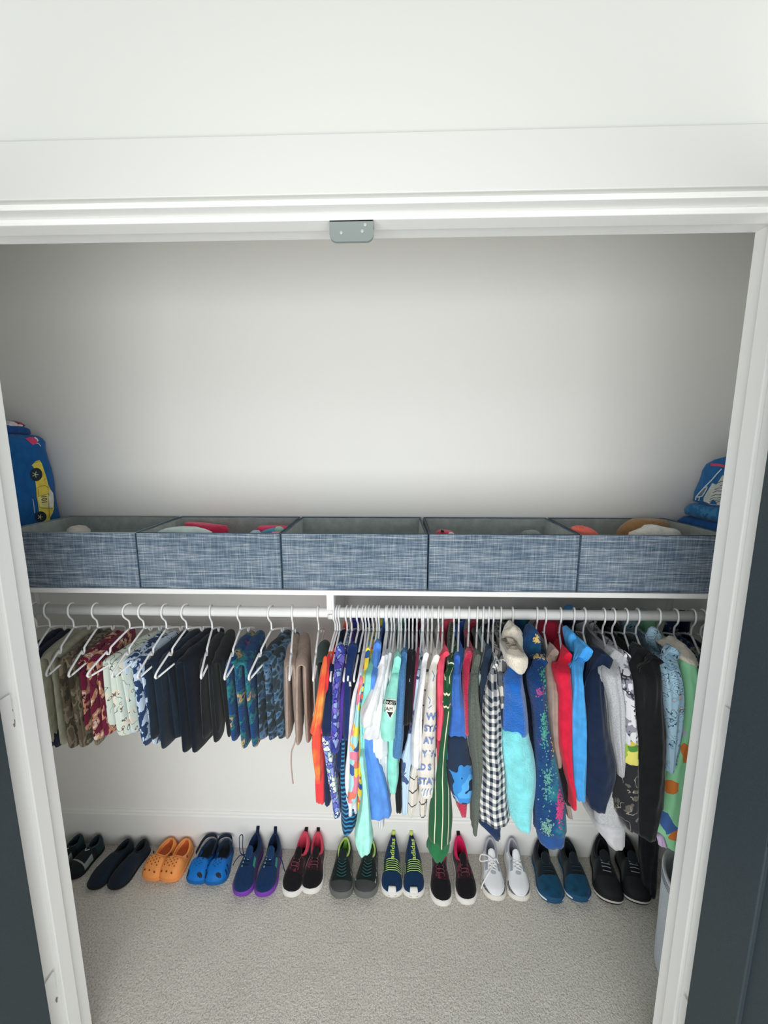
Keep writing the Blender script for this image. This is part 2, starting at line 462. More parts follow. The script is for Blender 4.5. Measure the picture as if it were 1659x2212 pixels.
def gusset(x, label):
    g = thing('shelf_bracket', label, 'bracket', (x, 1.2, 0.95))
    t = 0.0105
    prof = [(YR-0.016, ZS0-0.0135), (YR-0.016, ZR+0.0165), (YR+0.012, ZR+0.0165), (YR+0.03, ZR+0.012), (1.34, 1.03), (DB-0.02, 1.03), (DB-0.02, ZS0-0.0135)]
    mk('gusset_plate', *loft_vf([[Vector((xx, y, z)) for y, z in prof] for xx in (x-0.004, x+0.004)]), SHELFW, g, smooth=False)
    box('front_post', SHELFW, x-t, x+t, YR-0.020, YR+0.006, ZR+0.0155, ZS0-0.0005, 0.001, g)
    box('wall_plate', SHELFW, x-0.012, x+0.012, DB-0.0195, DB-0.001, 1.0, ZS0-0.0125, 0.001, g)
    arc = [Vector((x, YR+0.0175*math.cos(a), ZR+0.0175*math.sin(a))) for a in [PI*0.98+PI*k/12*1.04 for k in range(13)]]
    r = [[p+Vector((dx, 0, 0))*1.0+((p-Vector((x, YR, ZR))).normalized()*e) for dx, e in ((-0.008, 0), (0.008, 0), (0.008, 0.003), (-0.008, 0.003))] for p in arc]
    mk('rod_cup', *loft_vf(r), SHELFW, g)
gusset(-0.187, 'white bracket joining shelf and rod near the middle of the closet')
gusset(1.012, 'white shelf bracket at the right end of the rod')
gusset(-1.371, 'white shelf bracket at the left end of the rod')

# ================================================================== HANGERS
def hanger_vf():
    zt = lambda y: -0.058-0.062*(abs(y)/0.145)**1.15
    hook = [(0.0175, -0.004), (0.0185, 0.006), (0.0135, 0.0155), (0.004, 0.0195), (-0.008, 0.0185), (-0.0165, 0.011), (-0.0195, -0.001), (-0.0175, -0.0125), (-0.0095, -0.0235), (-0.001, -0.033), (0.0015, -0.046), (0.0, -0.058)]
    hk = tube_vf([(0, y, z+0.0) for y, z in smooth_path([(0, a, b) for a, b in hook], 4) and [(p.y, p.z) for p in smooth_path([(0, a, b) for a, b in hook], 4)]], 0.0026, 8)
    def arm(s):
        pts = [(0, zt(0))]
        for y in (0.012, 0.03, 0.05, 0.066): pts.append((y, zt(y)))
        pts += [(0.070, zt(0.07)-0.001), (0.0715, zt(0.07)-0.010), (0.0765, zt(0.077)-0.0135), (0.0815, zt(0.08)-0.009), (0.083, zt(0.083)+0.001)]
        for y in (0.09, 0.105, 0.12, 0.134): pts.append((y, zt(y)))
        pts += [(0.1425, -0.1205), (0.1455, -0.1265), (0.143, -0.1315), (0.136, -0.133)]
        return tube_vf([(0, s*a, b) for a, b in pts], 0.0030, 7)
    bar = tube_vf([(0, -0.137, -0.133), (0, 0.137, -0.133)], 0.0028, 7)
    return hk, merge(arm(1), arm(-1)), bar
_hk, _arms, _bar = hanger_vf()
def _me(nm, vf):
    me = bpy.data.meshes.new(nm); me.from_pydata([tuple(v) for v in vf[0]], [], vf[1])
    me.polygons.foreach_set('use_smooth', [True]*len(me.polygons)); me.materials.append(HANG); return me
_hme = {'hook': _me('hook', _hk), 'shoulder_arms': _me('shoulder_arms', _arms), 'trouser_bar': _me('trouser_bar', _bar)}
HPROTO = None
def hang(px, yaw, label):
    global HPROTO
    x = at_y(px, interp(px, [(70, 1305), (460, 1310), (830, 1313), (1230, 1313), (1530, 1313)]), YR).x
    o = bpy.data.objects.new('clothes_hanger', None); o.empty_display_size = 0.02; COL.objects.link(o)
    o.location = (x, YR, ZR); o.rotation_euler = (0, 0, yaw)
    tag(o, label, 'hanger', 'white hangers along the closet rod')
    if HPROTO is None:
        HPROTO = [bpy.data.objects.new(k, me) for k, me in _hme.items()]
        parts = HPROTO
    else: parts = [p.copy() for p in HPROTO]
    for p in parts: link(p, o)
    return o, x

# ================================================================== STORAGE BINS ON THE SHELF
TWEED = woven_bin(); LINING = fabric('#a9b2b0', crease=0.9); PIPING = plain('#4a5c6c', 0.8)
LIGHTPIPE = plain('#8f9b9d', 0.8)
def quad_panel(name, a, b, c, d, th, mat, parent, nx=10, nz=5, bulge=0.0, seed=0):
    """padded panel through 4 corners a,b (bottom) c,d (top, c above b), th thick along its normal"""
    a, b, c, d = map(Vector, (a, b, c, d)); nrm = (b-a).cross(d-a).normalized(); rnd = random.Random(seed)
    ph = [rnd.uniform(0, 6) for _ in range(4)]
    fr, bk = [], []
    for jn in range(nz+1):
        v = jn/nz
        for i in range(nx+1):
            u = i/nx; p = lerp(lerp(a, b, u), lerp(d, c, u), v)
            w = bulge*math.sin(PI*u)*math.sin(PI*v)*(1+0.5*math.sin(5*u+ph[0]))+bulge*0.35*math.sin(9*u+ph[1])*math.sin(PI*u)
            fr.append(p+nrm*(th/2+w)); bk.append(p-nrm*(th/2-w))
    n = nx+1; Fc = []; N = len(fr)
    for jn in range(nz):
        for i in range(nx):
            k = jn*n+i; Fc.append([k, k+1, k+n+1, k+n]); Fc.append([N+k, N+k+n, N+k+n+1, N+k+1])
    rim = [i for i in range(n)]+[jn*n+nx for jn in range(1, nz+1)]+[nz*n+i for i in range(nx-1, -1, -1)]+[jn*n for jn in range(nz-1, 0, -1)]
    for q in range(len(rim)):
        i, k = rim[q], rim[(q+1) % len(rim)]; Fc.append([i, N+i, N+k, k])
    return mk(name, fr+bk, Fc, mat, parent, smooth=False)
BINS = [(-1.163, -0.746, -1.180, -0.782, 'first grey tweed storage bin from the left, beside the blue car quilt'),
        (-0.741, -0.327, -0.768, -0.340, 'grey tweed storage bin with pink fabric showing at the top'),
        (-0.321, 0.0925, -0.330, 0.092, 'empty looking middle grey tweed storage bin on the shelf'),
        (0.0985, 0.515, 0.104, 0.531, 'grey tweed storage bin holding the small red plush'),
        (0.521, 0.938, 0.543, 0.944, 'grey tweed storage bin with brown and white fluffy things inside')]
ZB1 = 1.397
for bi, (f0, f1, b0, b1, lab) in enumerate(BINS):
    yf, yb, z0, z1 = 1.064, 1.352, ZS1+0.001, ZB1
    t = thing('storage_bin', lab, 'bin', ((f0+f1)/2, 1.21, z0), 'grey tweed bins in a row on the shelf')
    e = 0.004
    quad_panel('front_panel', (f0, yf, z0), (f1, yf, z0), (f1, yf, z1), (f0, yf, z1), 0.005, TWEED, t, bulge=0.0025, seed=bi)
    quad_panel('back_panel', (b1, yb, z0), (b0, yb, z0), (b0, yb, z1), (b1, yb, z1), 0.005, TWEED, t, bulge=0.001, seed=bi+9)
    quad_panel('side_panel', (b0, yb-e, z0), (f0+0.001, yf+e, z0), (f0+0.001, yf+e, z1), (b0, yb-e, z1), 0.004, TWEED, t, bulge=0.0, seed=bi+3)
    quad_panel('side_panel', (f1-0.001, yf+e, z0), (b1, yb-e, z0), (b1, yb-e, z1), (f1-0.001, yf+e, z1), 0.004, TWEED, t, bulge=0.0, seed=bi+4)
    box('base_panel', LINING, max(f0, b0)+0.004, min(f1, b1)-0.004, yf+0.004, yb-0.004, z0+0.0005, z0+0.005, 0, t)
    # loose grey lining, a rippled open tray
    rnd = random.Random(bi); ph = [rnd.uniform(0, 6) for _ in range(6)]
    rings = []
    for q in range(9):
        v = q/8; z = lerp(z1-0.001, z0+0.008, v); r = []
        for side in range(4):
            for k in range(14):
                u = k/14
                if side == 0: p = Vector((lerp(b0, b1, u), yb-0.0045, z)); n = Vector((0, -1, 0))
                elif side == 1: p = Vector((lerp(b1, f1, u)-0.005, lerp(yb, yf, u), z)); n = Vector((-1, 0, 0))
                elif side == 2: p = Vector((lerp(f1, f0, u), yf+0.0045, z)); n = Vector((0, 1, 0))
                else: p = Vector((lerp(f0, b0, u)+0.005, lerp(yf, yb, u), z)); n = Vector((1, 0, 0))
                p.x = min(max(p.x, lerp(f0, b0, (p.y-yf)/(yb-yf))+0.005), lerp(f1, b1, (p.y-yf)/(yb-yf))-0.005); p.y = min(max(p.y, yf+0.0045), yb-0.0045)
                am = 0.012*math.sin(PI*u)*math.sin(min(1, v*1.6)*PI/2)*(0.5+0.5*math.sin(u*(6+side)+ph[side]+v*2.0))
                r.append(p+n*am)
        rings.append(r)
    mk('lining', *loft_vf(rings, cap0=False, cap1=True), LINING, t)
    mk('rim_piping', *tube_vf([(f0, yf, z1), (f1, yf, z1), (b1, yb, z1), (b0, yb, z1)], 0.0022, 6, closed=True), LIGHTPIPE if bi == 0 else PIPING, t)
    for xx in (f0, f1): mk('corner_seam', *tube_vf([(xx, yf-0.001, z0+0.002), (xx, yf-0.001, z1)], 0.0017, 6), PIPING, t)
    mk('bottom_seam', *tube_vf([(f0, yf-0.0015, z0+0.0028), (f1, yf-0.0015, z0+0.0028)], 0.0018, 6), PIPING, t)

def lump(rows, yc, dy, n=18, seed=0, rough=0.08):
    """soft heap: rows of (ypx, xl, xr) measured at depth yc; dy half depth"""
    rnd = random.Random(seed); ph = [rnd.uniform(0, 6) for _ in range(4)]
    rings = []
    for i, (y, a, b) in enumerate(rows):
        p, q = at_y(a, y, yc), at_y(b, y, yc); z = (p.z+q.z)/2; c = (p.x+q.x)/2; w = (q.x-p.x)/2
        k = min(1.0, 0.35+0.65*(i/(len(rows)-1))**0.6)
        rings.append([Vector((c+w*math.cos(an)*(1+rough*0.4*math.sin(3*an+ph[0]+i)), yc+dy*k*math.sin(an)*(1+rough*math.sin(4*an+ph[1]+i*0.7)), z)) for an in [2*PI*s/n for s in range(n)]])
    return loft_vf(rings)
def heap(name, label, cat, rows, yc, dy, mat, zbase, seed=0, group='things in the storage bins'):
    rows = list(rows)
    v, f = lump(rows, yc, dy, seed=seed)
    zs = [p.z for p in v]
    o = mk(name, v, f, mat, origin=(sum(p.x for p in v)/len(v), yc, min(zs)))
    return tag(o, label, cat, group)
def tall(rows, yb_px=1232): return rows+[(yb_px, rows[-1][1]-1, rows[-1][2]+1)]
heap('folded_sock', 'small crumpled off-white cloth in the leftmost bin', 'cloth', tall([(1136, 158, 168), (1139, 155, 176), (1147, 153, 186)]), 1.24, 0.05, fabric('#d8d5cd'), 0, 1)
heap('pink_towel', 'bright pink rolled towel across the second bin', 'towel', tall([(1128, 402, 422), (1131, 398, 450), (1136, 399, 490), (1143, 402, 493), (1152, 410, 494)]), 1.27, 0.035, fabric('#e83a63', fuzzy=True), 0, 2)
heap('baby_blanket', 'pale mint and white folded blanket in front of the pink towel', 'blanket', tall([(1139, 375, 402), (1141, 358, 430), (1146, 346, 448), (1151, 342, 458)]), 1.17, 0.05, fabric('#dcefee'), 0, 3)
heap('pink_pouch', 'flat pink cloth lying at the right of the second bin', 'cloth', tall([(1136, 560, 620), (1139, 556, 630), (1146, 555, 632)]), 1.24, 0.035, fabric('#ee4f78'), 0, 4)
heap('teal_hat', 'teal blue knitted hat with a pale mint bow in the second bin', 'hat', tall([(1141, 585, 604), (1145, 572, 610), (1151, 562, 612)]), 1.165, 0.035, fabric('#5c9cc0'), 0, 5)
heap('mint_bow', 'tiny pale mint bow on top of the teal hat', 'bow', tall([(1137.5, 597, 606), (1141, 594, 612), (1146, 592, 613)], 1170), 1.155, 0.014, fabric('#a9d8c4'), 0, 6)
heap('pale_sleeve', 'pale blue folded sleeve beside the teal hat', 'cloth', tall([(1146, 546, 560), (1149, 542, 562), (1154, 538, 566)]), 1.145, 0.02, fabric('#c4d8ea'), 0, 7)
heap('pink_ribbon', 'light pink cloth edge in front of the teal hat', 'cloth', tall([(1149, 588, 606), (1152, 585, 608)], 1190), 1.115, 0.014, fabric('#f29ab0'), 0, 8)
rp = thing('red_plush', 'small red plush toy with a dark button eye in the fourth bin', 'plush toy', at_y(958, 1230, 1.17), 'things in the storage bins')
mk('body', *lump(tall([(1145, 950, 964), (1147, 945, 975), (1150, 942, 981), (1155, 940, 983)]), 1.17, 0.035, seed=9), fabric('#dc3c62', fuzzy=True), rp)
mk('button_eye', *lump([(1144.5, 953, 956), (1146, 952, 959), (1149, 952, 959)], 1.145, 0.005), plain('#2b2f38', 0.4), rp)
mk('white_patch', *lump([(1150, 971, 977), (1152, 969, 981), (1155, 969, 982)], 1.135, 0.008), fabric('#efe9ea'), rp)
heap('grey_beanie', 'grey knitted cap half hidden in the fourth bin', 'hat', tall([(1146, 1142, 1160), (1149, 1132, 1165), (1154, 1128, 1168)]), 1.2, 0.04, fabric('#8f9a9b'), 0, 10)
sp = thing('coral_spiky_ball', 'bright coral bristly toy poking out of the rightmost bin', 'toy', at_y(1260, 1230, 1.15), 'things in the storage bins')
cb = lump(tall([(1137, 1245, 1262), (1140, 1236, 1275), (1146, 1234, 1285), (1153, 1236, 1293)]), 1.15, 0.04, seed=11)
mk('body', *cb, plain('#fb7b6c', 0.6), sp)
sv = []
rnd = random.Random(3)
for k in range(46):
    px = rnd.uniform(1233, 1268); top = 1137+max(0, abs(px-1252)-8)*0.35
    a = at_y(px, top+1.5, 1.15+rnd.uniform(-0.02, 0.02)); b = a+Vector((rnd.uniform(-0.004, 0.004), rnd.uniform(-0.004, 0.002), rnd.uniform(0.003, 0.007)))
    sv.append(tube_vf([a-Vector((0, 0, 0.004)), b], [0.0012, 0.0003], 4))
bo = mk('bristles', *merge(*sv), plain('#f4836f', 0.6), sp); bo['kind'] = 'stuff'
heap('brown_plush', 'furry brown bear-like bundle arching in the rightmost bin', 'plush toy', tall([(1120.5, 1375, 1415), (1122, 1366, 1436), (1128, 1355, 1444), (1138, 1343, 1448), (1150, 1334, 1450)]), 1.26, 0.05, fabric('#a67d52', fuzzy=True), 0, 12)
heap('white_fleece', 'white fluffy fleece bundle in front of the brown plush', 'fleece', tall([(1134.5, 1402, 1420), (1137, 1394, 1430), (1142, 1386, 1458), (1146, 1376, 1466), (1152, 1362, 1470)]), 1.17, 0.045, fabric('#f3f0ea', fuzzy=True), 0, 13)

# ================================================================== QUILTS AT THE SHELF ENDS
QB = fabric('#0f5c9e', crease=1.0)
ql = thing('car_quilt', 'folded blue quilt with a yellow race car print at the left shelf end', 'quilt', (-1.27, 1.22, ZS1))
QX = -1.192
def slab(rows, wob=0.003, seed=0, e=0.33):
    """soft folded block: rows of (z, x0, x1, y0, y1) -> rounded rectangle rings"""
    rnd = random.Random(seed); ph = [rnd.uniform(0, 6) for _ in range(4)]; rings = []
    for z, x0, x1, y0, y1 in rows:
        c, w, cy, d = (x0+x1)/2, (x1-x0)/2, (y0+y1)/2, (y1-y0)/2; r = []
        for k in range(48):
            an = 2*PI*k/48; cs, sn = math.cos(an), math.sin(an)
            r.append(Vector((c+w*math.copysign(abs(cs)**e, cs)+wob*math.sin(z*40+3*an+ph[0]), cy+d*math.copysign(abs(sn)**e, sn)+wob*math.sin(z*33+2*an+ph[1]), z)))
        rings.append(r)
    return loft_vf(rings)
Q1 = slab([(ZS1+0.001, WL+0.02, QX-0.02, 1.09, 1.33), (ZS1+0.012, WL+0.012, QX-0.004, 1.07, 1.348)]+[(ZS1+0.012+0.42*k/14, WL+0.010, QX+0.002*math.sin(k), 1.07-0.004*k/14, 1.350-0.022*(k/14)**2) for k in range(1, 15)]+[(1.674, WL+0.012, QX-0.003, 1.072, 1.322), (1.683, WL+0.018, QX-0.012, 1.08, 1.312), (1.687, WL+0.03, QX-0.03, 1.10, 1.295)], seed=2)
mk('main_fold', *Q1, QB, ql)
Q2 = slab([(1.684, WL+0.03, QX-0.03, 1.09, 1.285), (1.690, WL+0.02, QX-0.014, 1.07, 1.285), (1.703, WL+0.02, QX-0.012, 1.07, 1.280), (1.711, WL+0.026, QX-0.02, 1.08, 1.268), (1.715, WL+0.04, QX-0.04, 1.10, 1.25)], seed=4)
mk('top_fold', *Q2, fabric('#1c4a8a', crease=1.0), ql)
Q3 = slab([(1.705, WL+0.04, QX-0.02, 1.19, 1.262), (1.716, WL+0.04, QX-0.016, 1.195, 1.268), (1.724, WL+0.05, QX-0.022, 1.205, 1.258), (1.728, WL+0.06, QX-0.035, 1.215, 1.248)], seed=5)
mk('inner_fold', *Q3, cells('quilt_car', '#d9d4d6', ['#b23a55', '#e9e4e4', '#8f2f48', '#3a3f52'], 45, 0.3), ql)
bq = BVHTree.FromPolygons(*Q1)
def qp(pts): return [(p[0]/8.847, 900+p[1]/8.848) for p in pts]
YEL = fabric('#f1d95b'); BLK = plain('#24343a', 0.85); 
print_on('printed_car_body', [poly_tri(qp([(600, 930), (680, 850), (750, 830), (790, 890), (830, 1000), (880, 1150), (915, 1300), (960, 1390), (1010, 1460), (1025, 1600), (1025, 1750), (1000, 1850), (950, 1930), (955, 1990), (820, 2000), (800, 1900), (740, 1830), (720, 1650), (695, 1530), (690, 1400), (670, 1240), (660, 1100), (640, 970)]))], bq, YEL, ql, 0.001)
print_on('printed_window', [poly_tri(qp([(930, 1380), (1005, 1460), (1015, 1600), (1000, 1740), (935, 1745), (925, 1560)]))], bq, fabric('#f0efe8'), ql, 0.0016)
print_on('printed_door_panel', [poly_tri(qp([(705, 1530), (915, 1475), (915, 1745), (760, 1730)]))], bq, fabric('#f3e79a'), ql, 0.0016)
for cx, cy, r in ((660, 1105, 62), (755, 1915, 52)):
    ty = print_on('printed_tyre', [poly_tri(qp(ell(685, 1105, 118, 128) if cy < 1500 else ell(770, 1910, 112, 102)))], bq, BLK, ql, 0.0018)
    hubs = []
    for k in range(5):
        a = 2*PI*k/5; hubs.append(line2(qp([(cx, cy), (cx+r*math.cos(a), cy+r*math.sin(a))]), 1.5))
    print_on('printed_hub', hubs, bq, plain('#c9cbb8', 0.8), ty, 0.0024)
lines = [line2(qp(p), 0.9) for p in ([(705, 1530), (810, 1505), (930, 1470)], [(690, 1370), (760, 1330), (850, 1315), (920, 1360)], [(720, 1380), (725, 1510)], [(925, 1470), (925, 1700), (930, 1930)], [(740, 1720), (800, 1745), (1000, 1750)], [(655, 880), (750, 852)], [(830, 1225), (850, 1180), (865, 1210)])]
stuff_print('printed_outline', lines, bq, plain('#7d7a3a', 0.8), ql, 0.0022)
print_on('printed_number', [text2('101', *qp([(772, 1512)])[0], 1.0, 11.6, 17.5, -2.2)], bq, plain('#3b3a34', 0.85), ql, 0.0026)
print_on('printed_red_car', [poly_tri(qp([(480, 420), (560, 395), (650, 398), (722, 480), (700, 515), (620, 540)]))], bq, fabric('#df4a78'), ql, 0.001)
stuff_print('printed_red_car_trim', [line2(qp([(655, 400), (700, 430), (722, 470)]), 3), line2(qp([(690, 510), (730, 515), (770, 565)]), 1.4), line2(qp([(620, 1570), (640, 1700), (655, 1840)]), 1.2)], bq, plain('#e9e6ea', 0.8), ql, 0.0014)

qr = thing('folded_quilt', 'folded blue quilt with a grey car print stacked at the right end of the shelf', 'quilt', (1.0, 1.22, ZS1))
RX = 0.962
QB2 = fabric('#1d639e', crease=1.0)
R0 = slab([(ZS1+0.001, RX+0.02, WR-0.02, 1.09, 1.33), (ZS1+0.015, RX, WR-0.012, 1.07, 1.348), (1.30, RX-0.002, WR-0.012, 1.07, 1.350), (1.36, RX, WR-0.012, 1.07, 1.350), (1.395, RX+0.001, WR-0.012, 1.07, 1.345), (1.412, RX+0.006, WR-0.016, 1.075, 1.325), (1.418, RX+0.02, WR-0.03, 1.09, 1.30)], seed=6)
mk('bottom_fold', *R0, fabric('#1a5594', crease=1.0), qr)
R1 = slab([(1.416, RX+0.02, WR-0.03, 1.09, 1.29), (1.424, RX+0.003, WR-0.014, 1.07, 1.315), (1.438, RX+0.001, WR-0.012, 1.07, 1.318), (1.458, RX+0.004, WR-0.014, 1.07, 1.300), (1.464, RX+0.02, WR-0.03, 1.09, 1.27)], seed=7)
mk('middle_fold', *R1, blotch('quilt_blue', [(0, '#2a6da0'), (0.5, '#3d7fae'), (0.62, '#1c5f93')], 30), qr)
R2 = slab([(1.462, RX+0.02, WR-0.03, 1.09, 1.265), (1.470, RX+0.004, WR-0.014, 1.07, 1.284), (1.50, RX, WR-0.012, 1.07, 1.282), (1.54, RX, WR-0.012, 1.07, 1.272), (1.57, RX, WR-0.012, 1.07, 1.262), (1.590, RX+0.002, WR-0.014, 1.07, 1.245), (1.604, RX+0.005, WR-0.016, 1.07, 1.215), (1.616, RX+0.010, WR-0.02, 1.07, 1.165), (1.624, RX+0.02, WR-0.03, 1.08, 1.13)], seed=8)
mk('top_fold', *R2, QB2, qr)
br = BVHTree.FromPolygons(*R2)
def rp2(pts): return [(1420+p[0]/9.217, 960+p[1]/9.217) for p in pts]
print_on('red_piping', [line2(rp2([(670, 840), (690, 740), (740, 620), (800, 510), (920, 440), (1070, 405), (1220, 410), (1370, 440)]), 5.5)], br, fabric('#c54a70'), qr, 0.002)
stuff_print('printed_windshield', [line2(rp2([(1290, 490), (1200, 580), (1100, 700), (950, 850), (840, 970), (780, 1050), (770, 1110), (790, 1180)]), 2.6), line2(rp2([(1010, 840), (930, 870)]), 2), line2(rp2([(800, 1050), (900, 1030), (950, 960), (1000, 860)]), 2.2), line2(rp2([(850, 1040), (835, 1120), (860, 1180)]), 2.2)], br, plain('#c9d6e0', 0.8), qr, 0.0016)
print_on('printed_grey_window', [poly_tri(rp2([(820, 1000), (900, 890), (1000, 860), (930, 990), (890, 1020)]))], br, plain('#6f7d88', 0.8), qr, 0.001)
print_on('printed_engine', [poly_tri(rp2([(1100, 770), (1180, 800), (1300, 620), (1420, 610), (1420, 1220), (1280, 1215), (1060, 1190), (920, 1130), (930, 1050), (1010, 920)]))], br, fabric('#c3cac6'), qr, 0.001)
stuff_print('printed_engine_lines', [line2(rp2([(x0, y), (x0+80, y-35), (x0+160, y-30), (1420, y-70)]), 1.2) for x0, y in ((1150, 900), (1110, 960), (1080, 1035), (1050, 1095), (1040, 1140), (1170, 1160), (1250, 830), (1200, 770))], br, plain('#4c5550', 0.8), qr, 0.0016)

# ================================================================== HANGING CLOTHES
def resample(rows, yn, step=0.011):
    """rows (ypx, xl, xr[, depth]) -> (z, centre x, half width, near y) at even heights"""
    R = []
    for r in rows:
        Y = r[3] if len(r) > 3 else yn
        a, b = at_y(r[1], r[0], Y), at_y(r[2], r[0], Y); R.append(((a.z+b.z)/2, (a.x+b.x)/2, max(0.0025, (b.x-a.x)/2), Y))
    out = []
    for i in range(len(R)-1):
        n = max(1, int(round((R[i][0]-R[i+1][0])/step)))
        p0 = R[max(i-1, 0)]; p1 = R[i]; p2 = R[i+1]; p3 = R[min(i+2, len(R)-1)]
        for k in range(n):
            t = k/n; z = lerp(p1[0], p2[0], t); q = [z]
            for c in (1, 2, 3):
                m1 = (p2[c]-p0[c])*0.5*min(1.0, abs(p1[0]-p2[0])/max(1e-4, abs(p0[0]-p2[0])/2)); m2 = (p3[c]-p1[c])*0.5*min(1.0, abs(p1[0]-p2[0])/max(1e-4, abs(p1[0]-p3[0])/2))
                t2, t3 = t*t, t*t*t
                q.append((2*t3-3*t2+1)*p1[c]+(t3-2*t2+t)*m1+(-2*t3+3*t2)*p2[c]+(t3-t2)*m2)
            q[2] = max(0.002, q[2]); out.append(tuple(q))
    out.append(R[-1]); return out
CAPN, SIDEN, FARN = 19, 8, 5
def ring_pts(z, c, w, yn, cf, wf, yf, fold, ph, nfold=3):
    pts, us = [], []
    rn = min(max(w*1.05, 0.004), 0.034, (yf-yn)*0.45)
    for k in range(CAPN):                       # near edge, left to right
        th = lerp(-PI/2, PI/2, k/(CAPN-1))
        k2 = min(1.0, w/0.012)
        cr = fold*k2*(1.15*math.cos(nfold*th+ph+6*z)+0.75*math.cos((2*nfold+1)*th+1.7*ph-10*z+0.8*math.sin(23*z+ph)))*math.cos(th)
        cr += fold*0.30*k2*math.sin(95*z+4*th*math.sin(ph)+3*math.sin(17*z+ph))*math.cos(th)
        pts.append(Vector((c+w*math.sin(th)+fold*0.5*math.sin(9*z+ph)+fold*0.35*math.sin(26*z+1.3*ph), yn+rn*(1-math.cos(th))+cr, z))); us.append(w*1.2*math.sin(th)+(rn*th*0.4))
    u0 = us[-1]
    rf = min(wf, 0.02)
    for k in range(1, SIDEN+1):                 # right face going back
        q = k/(SIDEN+1); y = lerp(yn+rn, yf-rf, q); x = lerp(c, cf, q)+lerp(w, wf, min(1, q*2.2))
        pts.append(Vector((x+fold*0.6*math.sin(5*q*nfold+ph+5*z), y, z))); us.append(u0+(y-yn-rn))
    for k in range(FARN):
        th = lerp(PI/2, -PI/2, k/(FARN-1))
        pts.append(Vector((cf+wf*math.sin(th), yf-rf*(1-math.cos(th)), z))); us.append(u0+(yf-yn)+0.01*k)
    for k in range(SIDEN, 0, -1):
        q = k/(SIDEN+1); y = lerp(yn+rn, yf-rf, q); x = lerp(c, cf, q)-lerp(w, wf, min(1, q*2.2))
        pts.append(Vector((x+fold*0.6*math.sin(5*q*nfold+ph+5*z), y, z))); us.append(-(u0+(y-yn-rn)))
    return pts, us
def strip(rows, yn, yf, xf=None, wf=None, fold=0.002, ph=0.0, neck=None, nfold=3, hem=True):
    """cloth hanging at right angles to the rod: near edge follows rows, the cloth runs back to depth yf"""
    R = resample(rows, yn); rings, US, VS = [], [], []
    z0, c0, w0, y0 = R[0]
    def far(c, w): return (c if xf is None else xf), (w if wf is None else min(wf, max(w, 0.004)))
    if neck is not None:
        nx, nz = neck
        for t in (0.0, 0.12, 0.3, 0.5, 0.7, 0.87):
            e = t**0.85; z = lerp(nz, z0, t); cf, w_f = far(c0, w0)
            p, u = ring_pts(z, lerp(nx, c0, t), lerp(min(0.006, w0), w0, t**0.7), lerp(YR-0.062, y0, e), lerp(nx, cf, t), lerp(0.005, w_f, t), lerp(YR+0.062, yf, e), fold*t*0.5, ph, nfold)
            rings.append(p); US.append(u); VS.append(z)
    else:                                      # rounded top
        cf, w_f = far(c0, w0)
        for s, dz in ((0.35, 0.010), (0.8, 0.005)):
            p, u = ring_pts(z0+dz*min(1, w0/0.012), c0, w0*s, y0+(1-s)*0.01, cf, w_f*s, yf-(1-s)*0.01, 0, ph, nfold)
            rings.append(p); US.append(u); VS.append(z0+dz)
    for z, c, w, y in R:
        cf, w_f = far(c, w)
        ramp = min(1.0, (z0-z)/0.05+0.3)
        p, u = ring_pts(z, c, w, y, cf, w_f, yf, fold*ramp, ph, nfold); rings.append(p); US.append(u); VS.append(z)
    if hem:                                    # turned-in hem
        z, c, w, y = R[-1]; cf, w_f = far(c, w)
        p, u = ring_pts(z-0.0015, c, w*0.86, y+0.003, cf, w_f*0.86, yf-0.003, fold, ph, nfold); rings.append(p); US.append(u); VS.append(z-0.002)
        p, u = ring_pts(z+0.006, c, w*0.72, y+0.005, cf, w_f*0.7, yf-0.006, fold, ph, nfold); rings.append(p); US.append(u); VS.append(z+0.006)
    V, Fc = loft_vf(rings)
    uv = [(u, v) for us, v in zip(US, VS) for u in us]
    return V, Fc, uv
TOPN = 0
